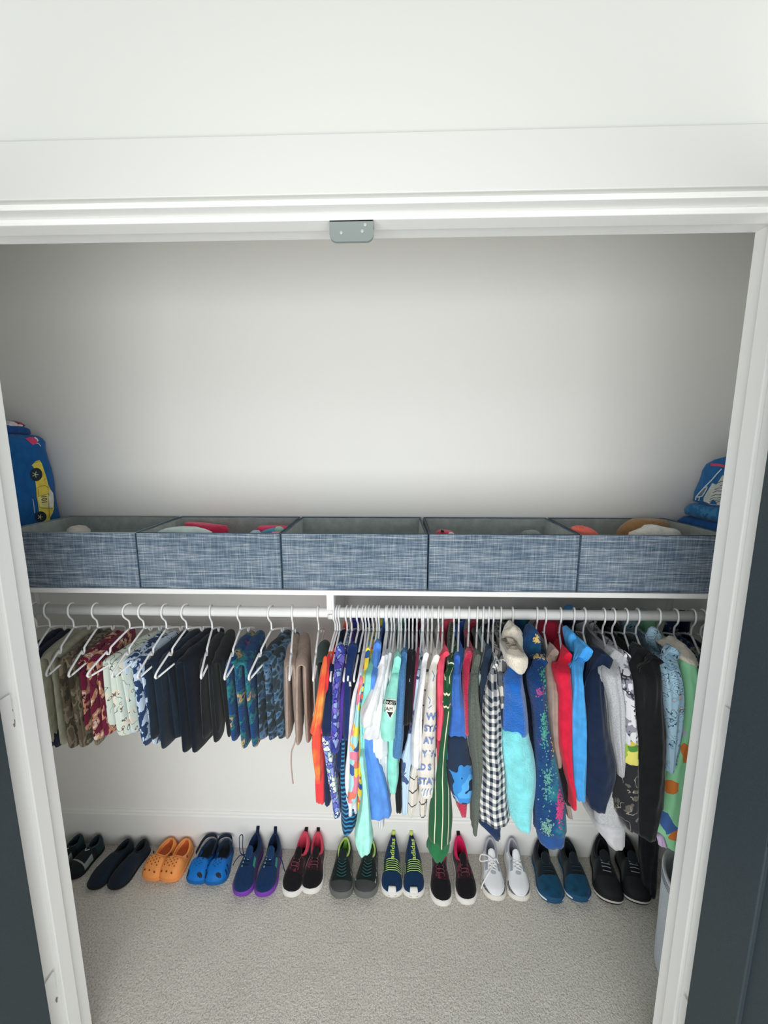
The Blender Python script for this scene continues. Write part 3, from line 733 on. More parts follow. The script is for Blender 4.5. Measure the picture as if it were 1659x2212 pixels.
def top(name, short, label, hook, mat, body, yn=0.945, sleeve=None, smat=None, syn=None, cuff=None, cmat=None, hood=None, hmat=None, wf=0.006, fold=0.0022, extra=(), cat='shirt', neckz=-0.082, nfold=3, far_sleeve=True):
    """a shirt or jacket with its hanger; returns (thing, {part: (verts, faces)})"""
    global TOPN
    TOPN += 1; ph = TOPN*1.7
    first = resample(body, yn)[0]
    hxp = at_y(hook, 1313, YR).x
    yaw = math.atan2(-(first[1]-hxp), -(first[3]-YR))
    # rotation about Z that carries the near tip (-Y) towards first x
    yaw = -math.atan2((first[1]-hxp), (YR-first[3])) * -1.0
    yaw = max(-0.35, min(0.35, yaw))
    h, x = hang(hook, yaw, 'white plastic hanger holding the '+short)
    yf = min(2*YR-yn, DB-0.03)
    xf = max(min(x-(first[1]-x), x+0.03), x-0.03)
    zmin = min(v[0] for v in resample(body, yn))
    t = thing(name, label, cat, (x, YR, zmin), 'tops hanging from the rod')
    out = {}
    b = strip(body, yn, yf, xf, wf, fold, ph, neck=(x, ZR+neckz), nfold=nfold)
    mk('body', b[0], b[1], mat, t, uvs=b[2]); out['body'] = b[:2]
    if sleeve:
        sy = syn if syn is not None else yn-0.012
        s = strip(sleeve, sy, sy+0.060, fold=fold*0.9, ph=ph+2, nfold=nfold)
        sl = mk('sleeve', s[0], s[1], smat or mat, t, uvs=s[2]); out['sleeve'] = s[:2]
        if far_sleeve:
            d = xf-first[1]
            v2 = [Vector((v.x+d, 2*YR-v.y-0.004, v.z)) for v in s[0]]
            if max(v.y for v in v2) < DB-0.005: mk('sleeve', v2, [f[::-1] for f in s[1]], smat or mat, t, uvs=s[2])
        if cuff:
            c = strip(cuff, sy+0.004, sy+0.054, fold=fold*0.5, ph=ph, nfold=5)
            mk('cuff', c[0], c[1], cmat or smat or mat, t, uvs=c[2]); out['cuff'] = c[:2]
    if hood:
        hd = strip(hood[0], hood[1], hood[2], fold=0.004, ph=ph, nfold=2)
        mk('hood', hd[0], hd[1], hmat or mat, t, uvs=hd[2]); out['hood'] = hd[:2]
    for nm, rows, yy, dep, m2 in extra:
        e = strip(rows, yy, yy+dep, fold=fold*0.7, ph=ph+4)
        mk(nm, e[0], e[1], m2, t, uvs=e[2]); out[nm] = e[:2]
    return t, out

# ---- trousers folded over the hanger bars (left half of the rod)
def leg_sheet(x, yaw, off, ya, yb, len_a, len_b, gap, th, ph, splay=0.01, fold=0.003):
    """one trouser leg folded over the bar: a flat tube swept along an upside-down U"""
    rings, US, VS = [], [], []; L = 0; last = None
    zb = ZR-0.1285; n = 20; path = []
    r = gap/2+th
    KS = [0, 0.012, 0.03, 0.055, 0.09, 0.15]+[0.15+0.85*k/9 for k in range(1, 10)]
    for k in KS: path.append((-r-splay*(1-k), zb-len_a*(1-k), 0))
    for k in range(1, 8): a = PI*k/8; path.append((-r*math.cos(a), zb+r*0.9*math.sin(a), a))
    for k in reversed(KS): path.append((r+splay*(1-k), zb-len_b*(1-k), PI))
    c, s = math.cos(yaw), math.sin(yaw)
    for i, (px, pz, a) in enumerate(path):
        p = Vector((px, 0, pz)); L += (p-last).length if last is not None else 0; last = p
        down = max(0, (zb-pz)/max(len_a, len_b)); k0 = 1-0.10*down*abs(math.sin(ph))
        fe = min(i, len(path)-1-i); ke = KS[fe] if fe < len(KS) else 1
        dd = ke*len_a/0.030; end = 1.0 if dd >= 1 else math.sqrt(max(0.0, 1-(1-dd)**2))*0.72+0.28
        cy = (ya+yb)/2+0.012*down*math.sin(ph*2); hw = (yb-ya)/2*k0*end
        end = 0.35+0.65*end
        nx, nz = -math.cos(a), math.sin(a); ring = []; us = []
        for q in range(n):
            an = 2*PI*q/n; yy = hw*math.copysign(abs(math.sin(an))**0.75, math.sin(an))
            tt = th*end*math.cos(an)*(1+0.25*math.sin(yy*90+ph))
            wv = fold*math.sin(yy*55+ph+down*1.5)*min(1, down*3+0.2)
            lx = px+nx*tt+(wv if abs(nx) > 0.5 else 0)+off; ly = cy+yy
            ring.append(Vector((x+lx*c-ly*s, YR+lx*s+ly*c, pz+nz*tt))); us.append(yy+(0 if math.cos(an) > 0 else 0.5))
        rings.append(ring); US.append(us); VS.append(L)
    V, Fc = loft_vf(rings); return V, Fc, [(u, v) for us, v in zip(US, VS) for u in us]
PN = 0
def pants(short, label, hook, tip, mat, ybot, ya=-0.088, yb=0.125, sheets=2, th=0.0088, name='folded_trousers', fold=0.003, splay=0.004, cat='trousers', spread=0.0155, dx=0.012):
    global PN
    PN += 1; rnd = random.Random(PN*13)
    tp = at_y(tip[0], tip[1], 0.943)
    x0 = at_y(hook, interp(hook, [(70, 1305), (460, 1310), (830, 1313)]), YR).x
    yaw = math.atan2((tp.x-x0), 0.142)
    yaw = max(-0.3, min(0.3, yaw))
    h, x = hang(hook, yaw, 'white plastic hanger holding the '+short)
    zl = at_y(tip[0]+40, ybot, 1.02).z; ln = (ZR-0.1285)-zl
    t = thing(name, label, cat, (x, YR, zl), 'trousers folded over hangers on the left')
    for i in range(sheets):
        g = 0.004+0.0*i
        o = (i-(sheets-1)/2)*spread*2+dx
        v = leg_sheet(x, yaw, o, ya+rnd.uniform(-0.006, 0.012), yb+rnd.uniform(-0.015, 0.01), ln-rnd.uniform(0, 0.05), ln-rnd.uniform(0, 0.02), g, th, rnd.uniform(0, 6), splay, fold)
        mk('trouser_leg', v[0], v[1], mat, t, uvs=v[2])
    return t, x, yaw
NAVY = fabric('#16233a'); 
CAMO_BR = blotch('brown_camo', [(0, '#4b4538'), (0.42, '#6d6353'), (0.52, '#8f8471'), (0.58, '#57503f'), (0.66, '#a59b88')], 26, 3, stretch=(1, 0.55))
MAROON = linework('maroon_character', '#7c1f41', '#3f1024', 20, 5.0, 0.05, ['#d29a7a', '#f3ded2', '#c58564'], 0.53)
MINTP = linework('mint_outline', '#dbe6dc', '#6f6a62', 20, 7.0, 0.06, ['#ece6d6', '#e2d2c4'], 0.58)
BLUEP = linework('blue_animals', '#c9dbee', '#2b3f63', 24, 4.0, 0.04, ['#2e456f', '#2b3f63', '#dfe9f4'], 0.52)
GALAXY = blotch('galaxy_fleece', [(0, '#a8407a'), (0.30, '#a8407a'), (0.33, '#153a6e'), (0.46, '#1d4f86'), (0.52, '#174174'), (0.57, '#2f8a88'), (0.60, '#1b4a80'), (0.645, '#d5b970'), (0.67, '#174174')], 16, 6, 'LINEAR', fuzzy=True)
GALAXY2 = blotch('galaxy_fleece_jacket', [(0, '#a3407a'), (0.27, '#a3407a'), (0.31, '#17407a'), (0.48, '#143a70'), (0.56, '#1b5a86'), (0.63, '#3a8f8a'), (0.67, '#184a82'), (0.72, '#d8bd78'), (0.76, '#174174')], 11, 5, 'LINEAR', stretch=(1, 0.7), fuzzy=True)
CAMO_BL = blotch('blue_camo', [(0, '#2c3a42'), (0.42, '#37474f'), (0.5, '#5f7f9f'), (0.57, '#40627f'), (0.64, '#2b3a48')], 30, 1, stretch=(1, 1.2))
TAN = fabric('#b19e92', crease=2.2)
pants('navy trousers at the far left', 'dark navy folded trousers at the far left end behind the door frame', 72, (20, 1455), NAVY, 1642)
pants('beige trousers', 'beige cotton trousers folded over the second hanger from the left', 101, (52, 1456), fabric('#bcbca6', crease=1.2), 1622, dx=0.030)
pants('brown camouflage trousers', 'brown tree-camouflage trousers folded over a hanger', 153, (99, 1457), CAMO_BR, 1628, dx=0.026)
pants('maroon printed trousers', 'maroon trousers with peach and cream cartoon print', 205, (149, 1460), MAROON, 1604, ya=-0.092)
pants('pale mint outline-print trousers', 'pale mint trousers with thin dark line drawings', 275, (189, 1455), MINTP, 1600)
pants('light blue and navy print trousers', 'light blue trousers printed with navy animal shapes', 306, (244, 1463), BLUEP, 1624)
pants('slate navy trousers', 'slate navy soft trousers next to the light blue printed pair', 355, (299, 1463), fabric('#1f2e40', crease=1.0), 1618)
pants('black navy sweatpants', 'smooth black-navy sweatpants in the middle of the folded trousers', 399, (337, 1464), fabric('#141d2a'), 1630, yb=0.135, sheets=2, th=0.010)
pants('charcoal black trousers', 'charcoal black trousers left of the multicolour blue fleece pair', 455, (434, 1463), fabric('#1e2326'), 1608)
pants('blue galaxy fleece trousers', 'blue fleece trousers with teal, yellow and pink splashes', 516, (486, 1468), GALAXY, 1638, sheets=2, th=0.010)
pants('blue camouflage trousers', 'blue and charcoal camouflage trousers folded over a hanger', 584, (538, 1466), CAMO_BL, 1616)
tn, tx, tyaw = pants('tan corduroy trousers', 'crinkled tan trousers with a hanging drawstring', 631, (625, 1463), TAN, 1612, sheets=2, ya=-0.095, yb=0.1)
dst = [at_y(px, py, 1.0) for px, py in ((644, 1560), (641, 1585), (637, 1604), (634, 1612), (630, 1625), (629, 1650), (631, 1675), (633, 1692))]
mk('drawstring', *tube_vf(smooth_path(dst, 4), 0.0022, 6), TAN, tn)
pants('dark teal trousers', 'dark teal trousers hanging just left of the orange shirt', 687, (677, 1470), fabric('#4a605f'), 1585, sheets=1, ya=-0.07, yb=0.06)

# ---- tops and jackets (right half of the rod)
ORANGE = blotch('tie_dye_orange', [(0, '#ff4a3d'), (0.42, '#ff5a44'), (0.55, '#ff8a4a'), (0.7, '#ffb057')], 18, 2, 'LINEAR')
CORAL = fabric('#f8434a')
top('tie_dye_shirt', 'orange tie-dye shirt', 'orange tie-dye t-shirt, first of the tops right of the trousers', 723, ORANGE,
    [(1468, 689, 701), (1560, 676, 692), (1620, 672, 692), (1694, 680, 690)], 0.930, [(1421, 699, 706, 0.965), (1450, 692, 704, 0.94), (1500, 684, 700), (1550, 676, 696), (1588, 668, 690)], syn=0.912)
top('t_shirt', 'plain coral red shirt', 'plain coral red t-shirt between the orange tie-dye and navy shirts', 728, CORAL,
    [(1465, 700, 708), (1520, 694, 704), (1570, 690, 700), (1620, 684, 699), (1660, 682, 702), (1700, 679, 703), (1738, 680, 700)], 0.950, [(1420, 706, 712, 0.98), (1465, 701, 709), (1540, 693, 702), (1585, 690, 699)], syn=0.94)
top('t_shirt', 'navy shirt beside the coral red one', 'dark navy t-shirt just right of the coral red shirt', 733, fabric('#17294d'),
    [(1465, 709, 720), (1600, 700, 714), (1700, 700, 713), (1742, 702, 713)], 0.945, [(1447, 709, 721, 0.955), (1526, 699, 719), (1580, 692, 716), (1592, 694, 714)], syn=0.925)
LEAF = cells('purple_leaves', '#4b55b8', ['#7a6fd0', '#33409a', '#8fa6d8', '#5a48ad'], 60, 0.2, '#2d2f7a', 0.05)
LEAFW = cells('pale_leaves', '#8f9ddc', ['#dfeee4', '#4a52a8', '#b9d9cf', '#6b6fc6'], 70, 0.25, '#3b3f86', 0.05)
top('floral_shirt', 'purple and blue leaf-print shirt', 'purple and blue leaf-print camp shirt', 749, LEAFW,
    [(1465, 718, 736), (1560, 704, 722), (1600, 693, 714), (1640, 700, 717), (1700, 708, 724), (1768, 720, 734)], 0.935, [(1395, 727, 745, 0.985), (1437, 721, 741, 0.94), (1474, 720, 732), (1552, 716, 731), (1605, 713, 731), (1628, 712, 730)], LEAF, 0.915)
PURP = fabric('#5b3aa6')
top('t_shirt', 'plain purple shirt', 'plain purple t-shirt right of the leaf-print shirt', 759, PURP,
    [(1465, 740, 747), (1550, 731, 741), (1604, 729, 740), (1640, 728, 738)], 0.950, [(1440, 743, 749, 0.965), (1500, 735, 742), (1550, 732, 741), (1604, 731, 740)], syn=0.935)
top('t_shirt', 'long navy shirt right of the purple one', 'long plain navy t-shirt right of the purple shirt', 773, fabric('#1a3060'),
    [(1460, 744, 760), (1540, 738, 755), (1620, 728, 752), (1668, 725, 748)], 0.945, [(1395, 752, 772, 0.99), (1434, 747, 765, 0.955), (1500, 742, 756), (1600, 740, 753)], syn=0.93)
STRIPE = stripes('navy_teal', '#14304f', '#3c86b4', 0.0135, 0.42, 1, 0.012)
top('striped_shirt', 'navy and teal striped shirt', 'black-navy top with teal striped long sleeve near the green-lined shoes', 784, fabric('#131c2c'),
    [(1463, 759, 772), (1560, 750, 765), (1640, 742, 756), (1700, 738, 750)], 0.948, [(1600, 737, 744), (1670, 734, 743), (1715, 735, 748), (1745, 735, 764), (1775, 734, 770), (1795, 735, 766), (1806, 739, 757)], STRIPE, 0.93,
    extra=[('logo_tag', [(1474, 754, 757), (1482, 754, 759)], 0.928, 0.004, fabric('#eef0f2'))])
top('t_shirt', 'long white shirt left of the patchwork one', 'long plain white t-shirt left of the patchwork-print shirt', 790, fabric('#e6e4ea'),
    [(1458, 774, 783), (1500, 763, 772), (1552, 754, 766), (1630, 747, 760), (1683, 742, 764), (1762, 745, 773)], 0.932, fold=0.003)
PATCH = cells('patchwork_toys', '#a9dbe0', ['#f6d94e', '#f08aa0', '#a9dbe0', '#ee7d6a', '#3a62a8', '#f4b35a'], 42, 0.35, jitter=0.7)
PATCHY = cells('patchwork_yellow', '#f3d94c', ['#e9b93f', '#ef6a55', '#f3d94c', '#2f5fa5', '#a9dbe0'], 50, 0.4)
top('patchwork_shirt', 'pastel patchwork-print shirt', 'shirt with a pastel patchwork print of yellow, pink and aqua', 797, PATCH,
    [(1468, 776, 785), (1513, 770, 778), (1552, 766, 776), (1600, 757, 775), (1650, 755, 776), (1700, 753, 774), (1737, 749, 770)], 0.918)
top('yellow_print_shirt', 'yellow multi-print shirt', 'narrow yellow multicolour-print shirt right of the patchwork shirt', 806, PATCHY,
    [(1462, 783, 790), (1500, 779, 785), (1600, 776, 783), (1657, 775, 784), (1754, 772, 783)], 0.925, [(1400, 791, 799, 0.99), (1440, 786, 795, 0.95), (1485, 780, 788)], syn=0.93)
MINT = fabric('#8fe0d0')
top('mint_long_shirt', 'mint shirt that hangs lowest', 'mint green shirt hanging lowest, down to the green-lined shoes', 814, MINT,
    [(1462, 787, 803), (1500, 783, 799), (1555, 776, 789), (1640, 777, 786), (1700, 781, 791)], 0.915, [(1640, 776, 785), (1700, 782, 791), (1750, 778, 795), (1800, 768, 800), (1830, 764, 804), (1851, 772, 799)], fabric('#a6ecdc'), 0.885, fold=0.003, far_sleeve=False)
top('blue_t_shirt', 'cornflower blue shirt', 'cornflower blue t-shirt flaring wide at its hem', 819, fabric('#5b92e0'),
    [(1462, 800, 815), (1560, 779, 800), (1620, 778, 812), (1700, 786, 830), (1774, 794, 846)], 0.915, [(1388, 808, 824, 1.0), (1440, 804, 818, 0.95), (1500, 796, 808)], syn=0.93, fold=0.004)
WT = fabric('#e4e4e8')
top('white_t_shirt', 'leftmost of the three bright white shirts', 'bright white t-shirt, leftmost of three, left of the mint monster shirt', 834, WT,
    [(1462, 812, 826), (1560, 800, 820), (1640, 800, 828), (1700, 806, 826)], 0.930, [(1408, 826, 832, 0.975), (1460, 811, 828, 0.93), (1520, 790, 815), (1550, 777, 812), (1572, 778, 811)], syn=0.895, fold=0.003)
top('white_t_shirt', 'middle of the three bright white shirts', 'bright white t-shirt, middle one of the three white shirts', 837, fabric('#dfe1e6'),
    [(1462, 820, 832), (1600, 812, 830), (1700, 814, 832), (1790, 817, 829)], 0.940, [(1408, 831, 838, 0.98), (1460, 822, 832, 0.935), (1540, 800, 826), (1600, 779, 822)], syn=0.905, fold=0.003)
top('white_t_shirt', 'rightmost of the three bright white shirts', 'bright white t-shirt, rightmost of three, with the longest sleeve', 846, fabric('#e2e5ea'),
    [(1462, 828, 842), (1600, 818, 838), (1700, 822, 836)], 0.943, [(1408, 839, 846, 0.98), (1460, 830, 840, 0.94), (1540, 812, 834), (1600, 798, 836), (1640, 795, 838)], syn=0.915, fold=0.003)
top('cream_t_shirt', 'off-white shirt beside the mint monster shirt', 'off-white t-shirt tucked behind the mint monster shirt', 852, fabric('#d9d7d0'),
    [(1462, 838, 850), (1600, 826, 842), (1760, 826, 838)], 0.955)
MJ, mjp = top('monster_t_shirt', 'mint shirt with the sleeve badge', 'mint t-shirt with a black and white monster badge on its sleeve', 862, fabric('#8edccb'),
    [(1462, 846, 862), (1560, 838, 858), (1618, 839, 858), (1680, 836, 862), (1716, 842, 856)], 0.925, [(1410, 852, 866, 0.975), (1474, 843, 861, 0.92), (1526, 830, 857), (1576, 821, 854), (1602, 822, 853)], fabric('#9ae4d4'), 0.890, fold=0.0007)
bm_ = BVHTree.FromPolygons(*mjp['sleeve'])
print_on('badge_ground', [poly_tri([(829, 1508), (855, 1511), (855, 1530), (848, 1544), (843, 1553), (837, 1542), (829, 1522)])], bm_, fabric('#eeeadf'), MJ, 0.0012)
print_on('badge_band', [poly_tri([(829.5, 1511), (854.5, 1513.5), (854, 1523), (829.5, 1520)])], bm_, plain('#23262a', 0.85), MJ, 0.0018)
print_on('badge_point', [poly_tri([(836.5, 1537), (848.5, 1538), (842.3, 1550)], 1)], bm_, plain('#23262a', 0.85), MJ, 0.0018)
print_on('badge_lettering', [text2('ONST', 830.2, 1519.3, 8.6, 0.75, 0.7, -8.2, 0.0)], bm_, plain('#f4f2ec', 0.85), MJ, 0.0026)
print_on('badge_lettering', [text2('JAM', 831.5, 1534.0, 9.6, 0.6, 0.5, -11.5, 0.0)], bm_, plain('#23262a', 0.85), MJ, 0.0022)
top('grey_t_shirt', 'pale grey shirt left of the denim blue one', 'pale grey t-shirt left of the denim blue shirt', 867, fabric('#cfd2d2'),
    [(1462, 858, 865), (1560, 852, 860), (1640, 850, 858)], 0.945)
top('denim_t_shirt', 'denim blue shirt', 'denim blue heathered t-shirt left of the black shirt', 876, fabric('#4d7cab', heather=0.12),
    [(1462, 861, 877), (1560, 856, 872), (1640, 852, 868)], 0.935, [(1406, 866, 879, 0.98), (1460, 861, 877, 0.93), (1526, 857, 874), (1600, 852, 872), (1640, 849, 867)], syn=0.910)
top('black_t_shirt', 'black shirt with the longer hem', 'black t-shirt with long hem right of the denim blue shirt', 884, fabric('#16181c'),
    [(1462, 877, 890), (1570, 871, 883), (1650, 862, 873), (1710, 854, 867), (1758, 855, 867)], 0.950, [(1406, 880, 892, 0.98), (1474, 875, 888, 0.935), (1567, 868, 884)], syn=0.915)
top('black_t_shirt', 'black shirt left of the maroon one', 'black t-shirt wedged left of the narrow maroon shirt', 892, fabric('#191b20'),
    [(1462, 886, 895), (1567, 880, 890), (1640, 878, 886)], 0.945, [(1406, 889, 898, 0.98), (1474, 885, 894, 0.935), (1562, 880, 891)], syn=0.92)
top('maroon_t_shirt', 'narrow maroon shirt', 'narrow maroon t-shirt right of the black shirts', 901, fabric('#7c2a48'),
    [(1462, 895, 901), (1530, 889, 895), (1600, 884, 891)], 0.940, [(1402, 901, 906, 0.98), (1460, 896, 902, 0.94), (1530, 889, 895), (1572, 885, 891)], syn=0.93)
SHARK = linework('shark', '#bcd2ea', '#35456b', 12, 3.0, 0.03, ['#4a5d88', '#55678c'], 0.56)
top('shark_shirt', 'pale blue shark-print shirt', 'pale blue shirt with dark blue sea-creature print low down', 912, SHARK,
    [(1462, 900, 906), (1526, 893, 900), (1600, 880, 893), (1640, 868, 890), (1680, 866, 884), (1762, 869, 880)], 0.928)
top('white_long_shirt', 'white shirt left of the cream striped ones', 'clean white t-shirt right of the sea-creature shirt', 915, fabric('#e8e7ea'),
    [(1462, 909, 918), (1526, 901, 913), (1605, 892, 912), (1650, 892, 908)], 0.930, [(1403, 914, 925, 0.985), (1460, 909, 919, 0.93), (1526, 899, 913), (1605, 889, 912), (1660, 889, 910)], syn=0.905, fold=0.002)
CREAM = stripes('cream_grid', '#dcd6cc', '#4a4148', 0.044, 0.10, 1, 0.02)
top('cream_striped_shirt', 'cream shirt with thin dark stripes', 'cream shirt with thin dark bands, longer one', 925, CREAM,
    [(1462, 916, 926), (1540, 909, 920), (1657, 891, 906), (1700, 882, 904), (1736, 877, 905), (1767, 883, 892)], 0.938)
top('cream_striped_shirt', 'shorter cream shirt with dark bands', 'cream shirt with dark bands half hidden behind the lettered shirt', 934, CREAM,
    [(1462, 925, 932), (1600, 914, 926), (1723, 906, 922), (1766, 908, 921)], 0.945)
WL_, wlp = top('lettered_shirt', 'cream shirt with blue lettering', 'cream t-shirt covered in blue outlined lettering', 948, fabric('#e3ddd6'),
    [(1462, 930, 943), (1580, 914, 941), (1652, 902, 941), (1704, 904, 941), (1727, 909, 937)], 0.918, [(1406, 934, 947, 0.98), (1460, 928, 943, 0.92), (1526, 921, 943), (1580, 916, 943), (1632, 910, 943)], syn=0.895, fold=0.0006)
LET = plain('#7b8fc0', 0.9); bws = [BVHTree.FromPolygons(*merge(wlp['body'], wlp['sleeve']))]
for tx_, lx, ly, sz in (('WI', 922, 1554, 17), ('STA', 917, 1579, 16), ('AY', 916, 1605, 16), ('Y W', 913, 1634, 16), ('LD S', 901, 1662, 15), ('STAY', 904, 1693, 16)):
    print_on('printed_lettering', [text2(tx_, lx, ly, sz*1.0, 0.4, 0.6, -sz*1.2, 0.03)], bws[0], LET, WL_, 0.0024)
st = [line2([(908+i*7, 1716+3*math.sin(i)), (911+i*6, 1709), (914+i*6, 1703)], 1.4) for i in range(4)]+[line2([(925, 1505), (930, 1512), (928, 1520)], 1.5), line2([(926, 1530), (932, 1524)], 1.5), line2([(934, 1450), (938, 1460), (935, 1472)], 1.3)]
stuff_print('printed_squiggles', st, bws[0], LET, WL_, 0.0014)
top('coral_pink_shirt', 'coral pink shirt', 'coral pink t-shirt left of the green striped shirt', 957, fabric('#ef5a73'),
    [(1462, 944, 958), (1552, 943, 956), (1620, 944, 953), (1690, 945, 951)], 0.935, [(1400, 954, 968, 1.0), (1426, 946, 962, 0.955), (1487, 944, 959), (1552, 943, 958), (1600, 944, 955)], syn=0.915)
GREENS = stripes('green_white', '#1d5a37', '#e9e3c6', 0.030, 0.13, 0)
GREENH = stripes('green_white_sleeve', '#194f30', '#e9e3c6', 0.030, 0.16, 1, 0.01)
GREEN = fabric('#236b42')
top('green_striped_shirt', 'dark green white-striped shirt', 'dark green shirt with white stripes hanging down to the shoes', 982, GREENS,
    [(1462, 964, 976), (1537, 959, 972), (1618, 951, 967), (1684, 943, 966), (1723, 937, 974), (1780, 930, 984), (1830, 928, 980)], 0.905, [(1424, 967, 978, 0.965), (1474, 962, 977, 0.91), (1537, 960, 973)], GREENH, 0.890, fold=0.004,
    extra=[('shirt_tail', [(1818, 930, 972), (1832, 927, 972), (1850, 924, 970), (1866, 938, 955)], 0.912, 0.05, GREEN)])
TRUCK = linework('truck', '#24344d', '#9cc4e6', 9, 3.0, 0.035, ['#3f8fd8', '#5aaeee', '#1e2c44'], 0.50)
top('truck_shirt', 'royal blue shirt with truck print', 'royal blue t-shirt with a dark truck picture, flaring at the hem', 992, fabric('#3f6fc2'),
    [(1462, 977, 997), (1540, 973, 1006), (1600, 967, 1012)], 0.915, [(1413, 980, 992, 0.97), (1474, 977, 996, 0.91), (1530, 976, 1000)], syn=0.90,
    extra=[('printed_front', [(1600, 967, 1013), (1670, 966, 1025), (1710, 969, 1032), (1737, 981, 1024)], 0.912, 0.16, TRUCK)])
top('crimson_shirt', 'crimson fleece shirt', 'crimson red top left of the olive grey shirt', 1014, fabric('#c01f4a', fuzzy=True),
    [(1462, 1000, 1014), (1600, 988, 1010), (1740, 985, 1011), (1767, 996, 1007)], 0.940, [(1405, 1003, 1018, 0.985), (1474, 1000, 1015, 0.93), (1526, 1003, 1014), (1590, 1006, 1013)], syn=0.915)
top('olive_shirt', 'olive grey heathered shirt', 'long olive grey heathered long-sleeved shirt', 1032, fabric('#5d645c', heather=0.15),
    [(1462, 1018, 1034), (1565, 1015, 1043), (1631, 1020, 1046), (1740, 1022, 1040)], 0.930, [(1405, 1021, 1033, 0.98), (1500, 1016, 1035, 0.905), (1565, 1014, 1044), (1631, 1019, 1047), (1683, 1027, 1045), (1750, 1022, 1040), (1807, 1024, 1031)], syn=0.895)
top('pale_aqua_shirt', 'pale aqua shirt', 'narrow pale aqua shirt right of the olive grey one', 1045, fabric('#c3dde2'),
    [(1462, 1034, 1042), (1513, 1036, 1043), (1600, 1038, 1046)], 0.940)
top('slate_shirt', 'slate navy shirt left of the gingham', 'slate navy t-shirt left of the gingham shirt', 1057, fabric('#27374c'),
    [(1462, 1043, 1056), (1526, 1041, 1052), (1600, 1042, 1052)], 0.935, [(1395, 1046, 1058, 0.99), (1474, 1042, 1056, 0.92), (1526, 1040, 1052), (1562, 1043, 1050)], syn=0.91)
GING = gingham('black_white', 0.0225, '#e6e2da', '#8f959c', '#232b38')
top('gingham_shirt', 'black and white gingham shirt', 'black and white gingham long-sleeved shirt', 1067, GING,
    [(1462, 1058, 1073), (1565, 1050, 1086), (1683, 1048, 1094), (1760, 1046, 1098)], 0.930, [(1413, 1061, 1071, 0.975), (1474, 1057, 1073, 0.91), (1508, 1053, 1081), (1565, 1048, 1087), (1630, 1044, 1089), (1683, 1046, 1097), (1750, 1040, 1104), (1787, 1041, 1108)], syn=0.880, fold=0.004,
    extra=[('under_shirt_tail', [(1768, 1042, 1080), (1785, 1037, 1083), (1800, 1052, 1083), (1817, 1070, 1083)], 0.905, 0.03, fabric('#1c3356'))])
PLAID = gingham('dark_plaid', 0.045, '#ddd8d0', '#6f737a', '#1d2026')
top('plaid_shirt', 'wide dark plaid shirt', 'cream and charcoal wide plaid shirt behind the gingham one', 1083, PLAID,
    [(1462, 1076, 1094), (1530, 1080, 1094), (1650, 1086, 1100)], 0.925, [(1412, 1074, 1098, 0.975), (1447, 1073, 1097, 0.945), (1487, 1077, 1096), (1532, 1081, 1093)], syn=0.905, fold=0.004)
CREAMF = fabric('#e8dfcf', fuzzy=True)
top('colourblock_fleece', 'cream, blue and aqua fleece', 'colour-block fleece hoodie in cream, royal blue and aqua', 1108, fabric('#1460b4', fuzzy=True),
    [(1462, 1098, 1130), (1526, 1096, 1140), (1590, 1094, 1146)], 0.920, [(1445, 1098, 1130, 0.93), (1480, 1096, 1136), (1526, 1094, 1144), (1592, 1090, 1149)], fabric('#1665bd', fuzzy=True), 0.885, fold=0.003, cat='jacket',
    hood=([(1362, 1104, 1120), (1368, 1096, 1130), (1388, 1091, 1138), (1412, 1097, 1138)], 1.0, 1.055), hmat=CREAMF,
    extra=[('collar', [(1403, 1100, 1122, 0.985), (1418, 1099, 1138), (1432, 1099, 1148), (1448, 1102, 1145), (1457, 1116, 1134)], 0.900, 0.10, CREAMF), ('lower_sleeve', [(1590, 1088, 1150), (1650, 1089, 1163), (1700, 1097, 1168), (1740, 1102, 1165), (1780, 1108, 1158), (1800, 1120, 1152)], 0.883, 0.08, fabric('#7fdfe6', fuzzy=True)), ('lower_body', [(1585, 1092, 1146), (1690, 1100, 1160), (1775, 1108, 1156)], 0.925, 0.2, fabric('#74d3dc', fuzzy=True))])
GX, gxp = top('galaxy_fleece', 'galaxy-print fleece jacket', 'deep blue galaxy-print fleece jacket with plain blue cuff', 1161, GALAXY2,
    [(1462, 1152, 1180), (1552, 1160, 1190), (1683, 1166, 1214), (1780, 1166, 1226)], 0.930, [(1420, 1150, 1176, 0.955), (1474, 1149, 1183), (1552, 1160, 1191), (1618, 1164, 1201), (1683, 1166, 1217), (1750, 1163, 1230), (1810, 1163, 1232)], syn=0.885, cat='jacket', fold=0.003,
    hood=([(1372, 1146, 1168), (1384, 1138, 1176), (1404, 1134, 1177), (1426, 1146, 1175)], 0.99, 1.05), cuff=[(1800, 1168, 1228), (1820, 1167, 1228), (1836, 1172, 1226)], cmat=fabric('#27508c'))
bgx = BVHTree.FromPolygons(*merge(gxp['sleeve'], gxp['hood'], gxp['body'])); rs = random.Random(5)
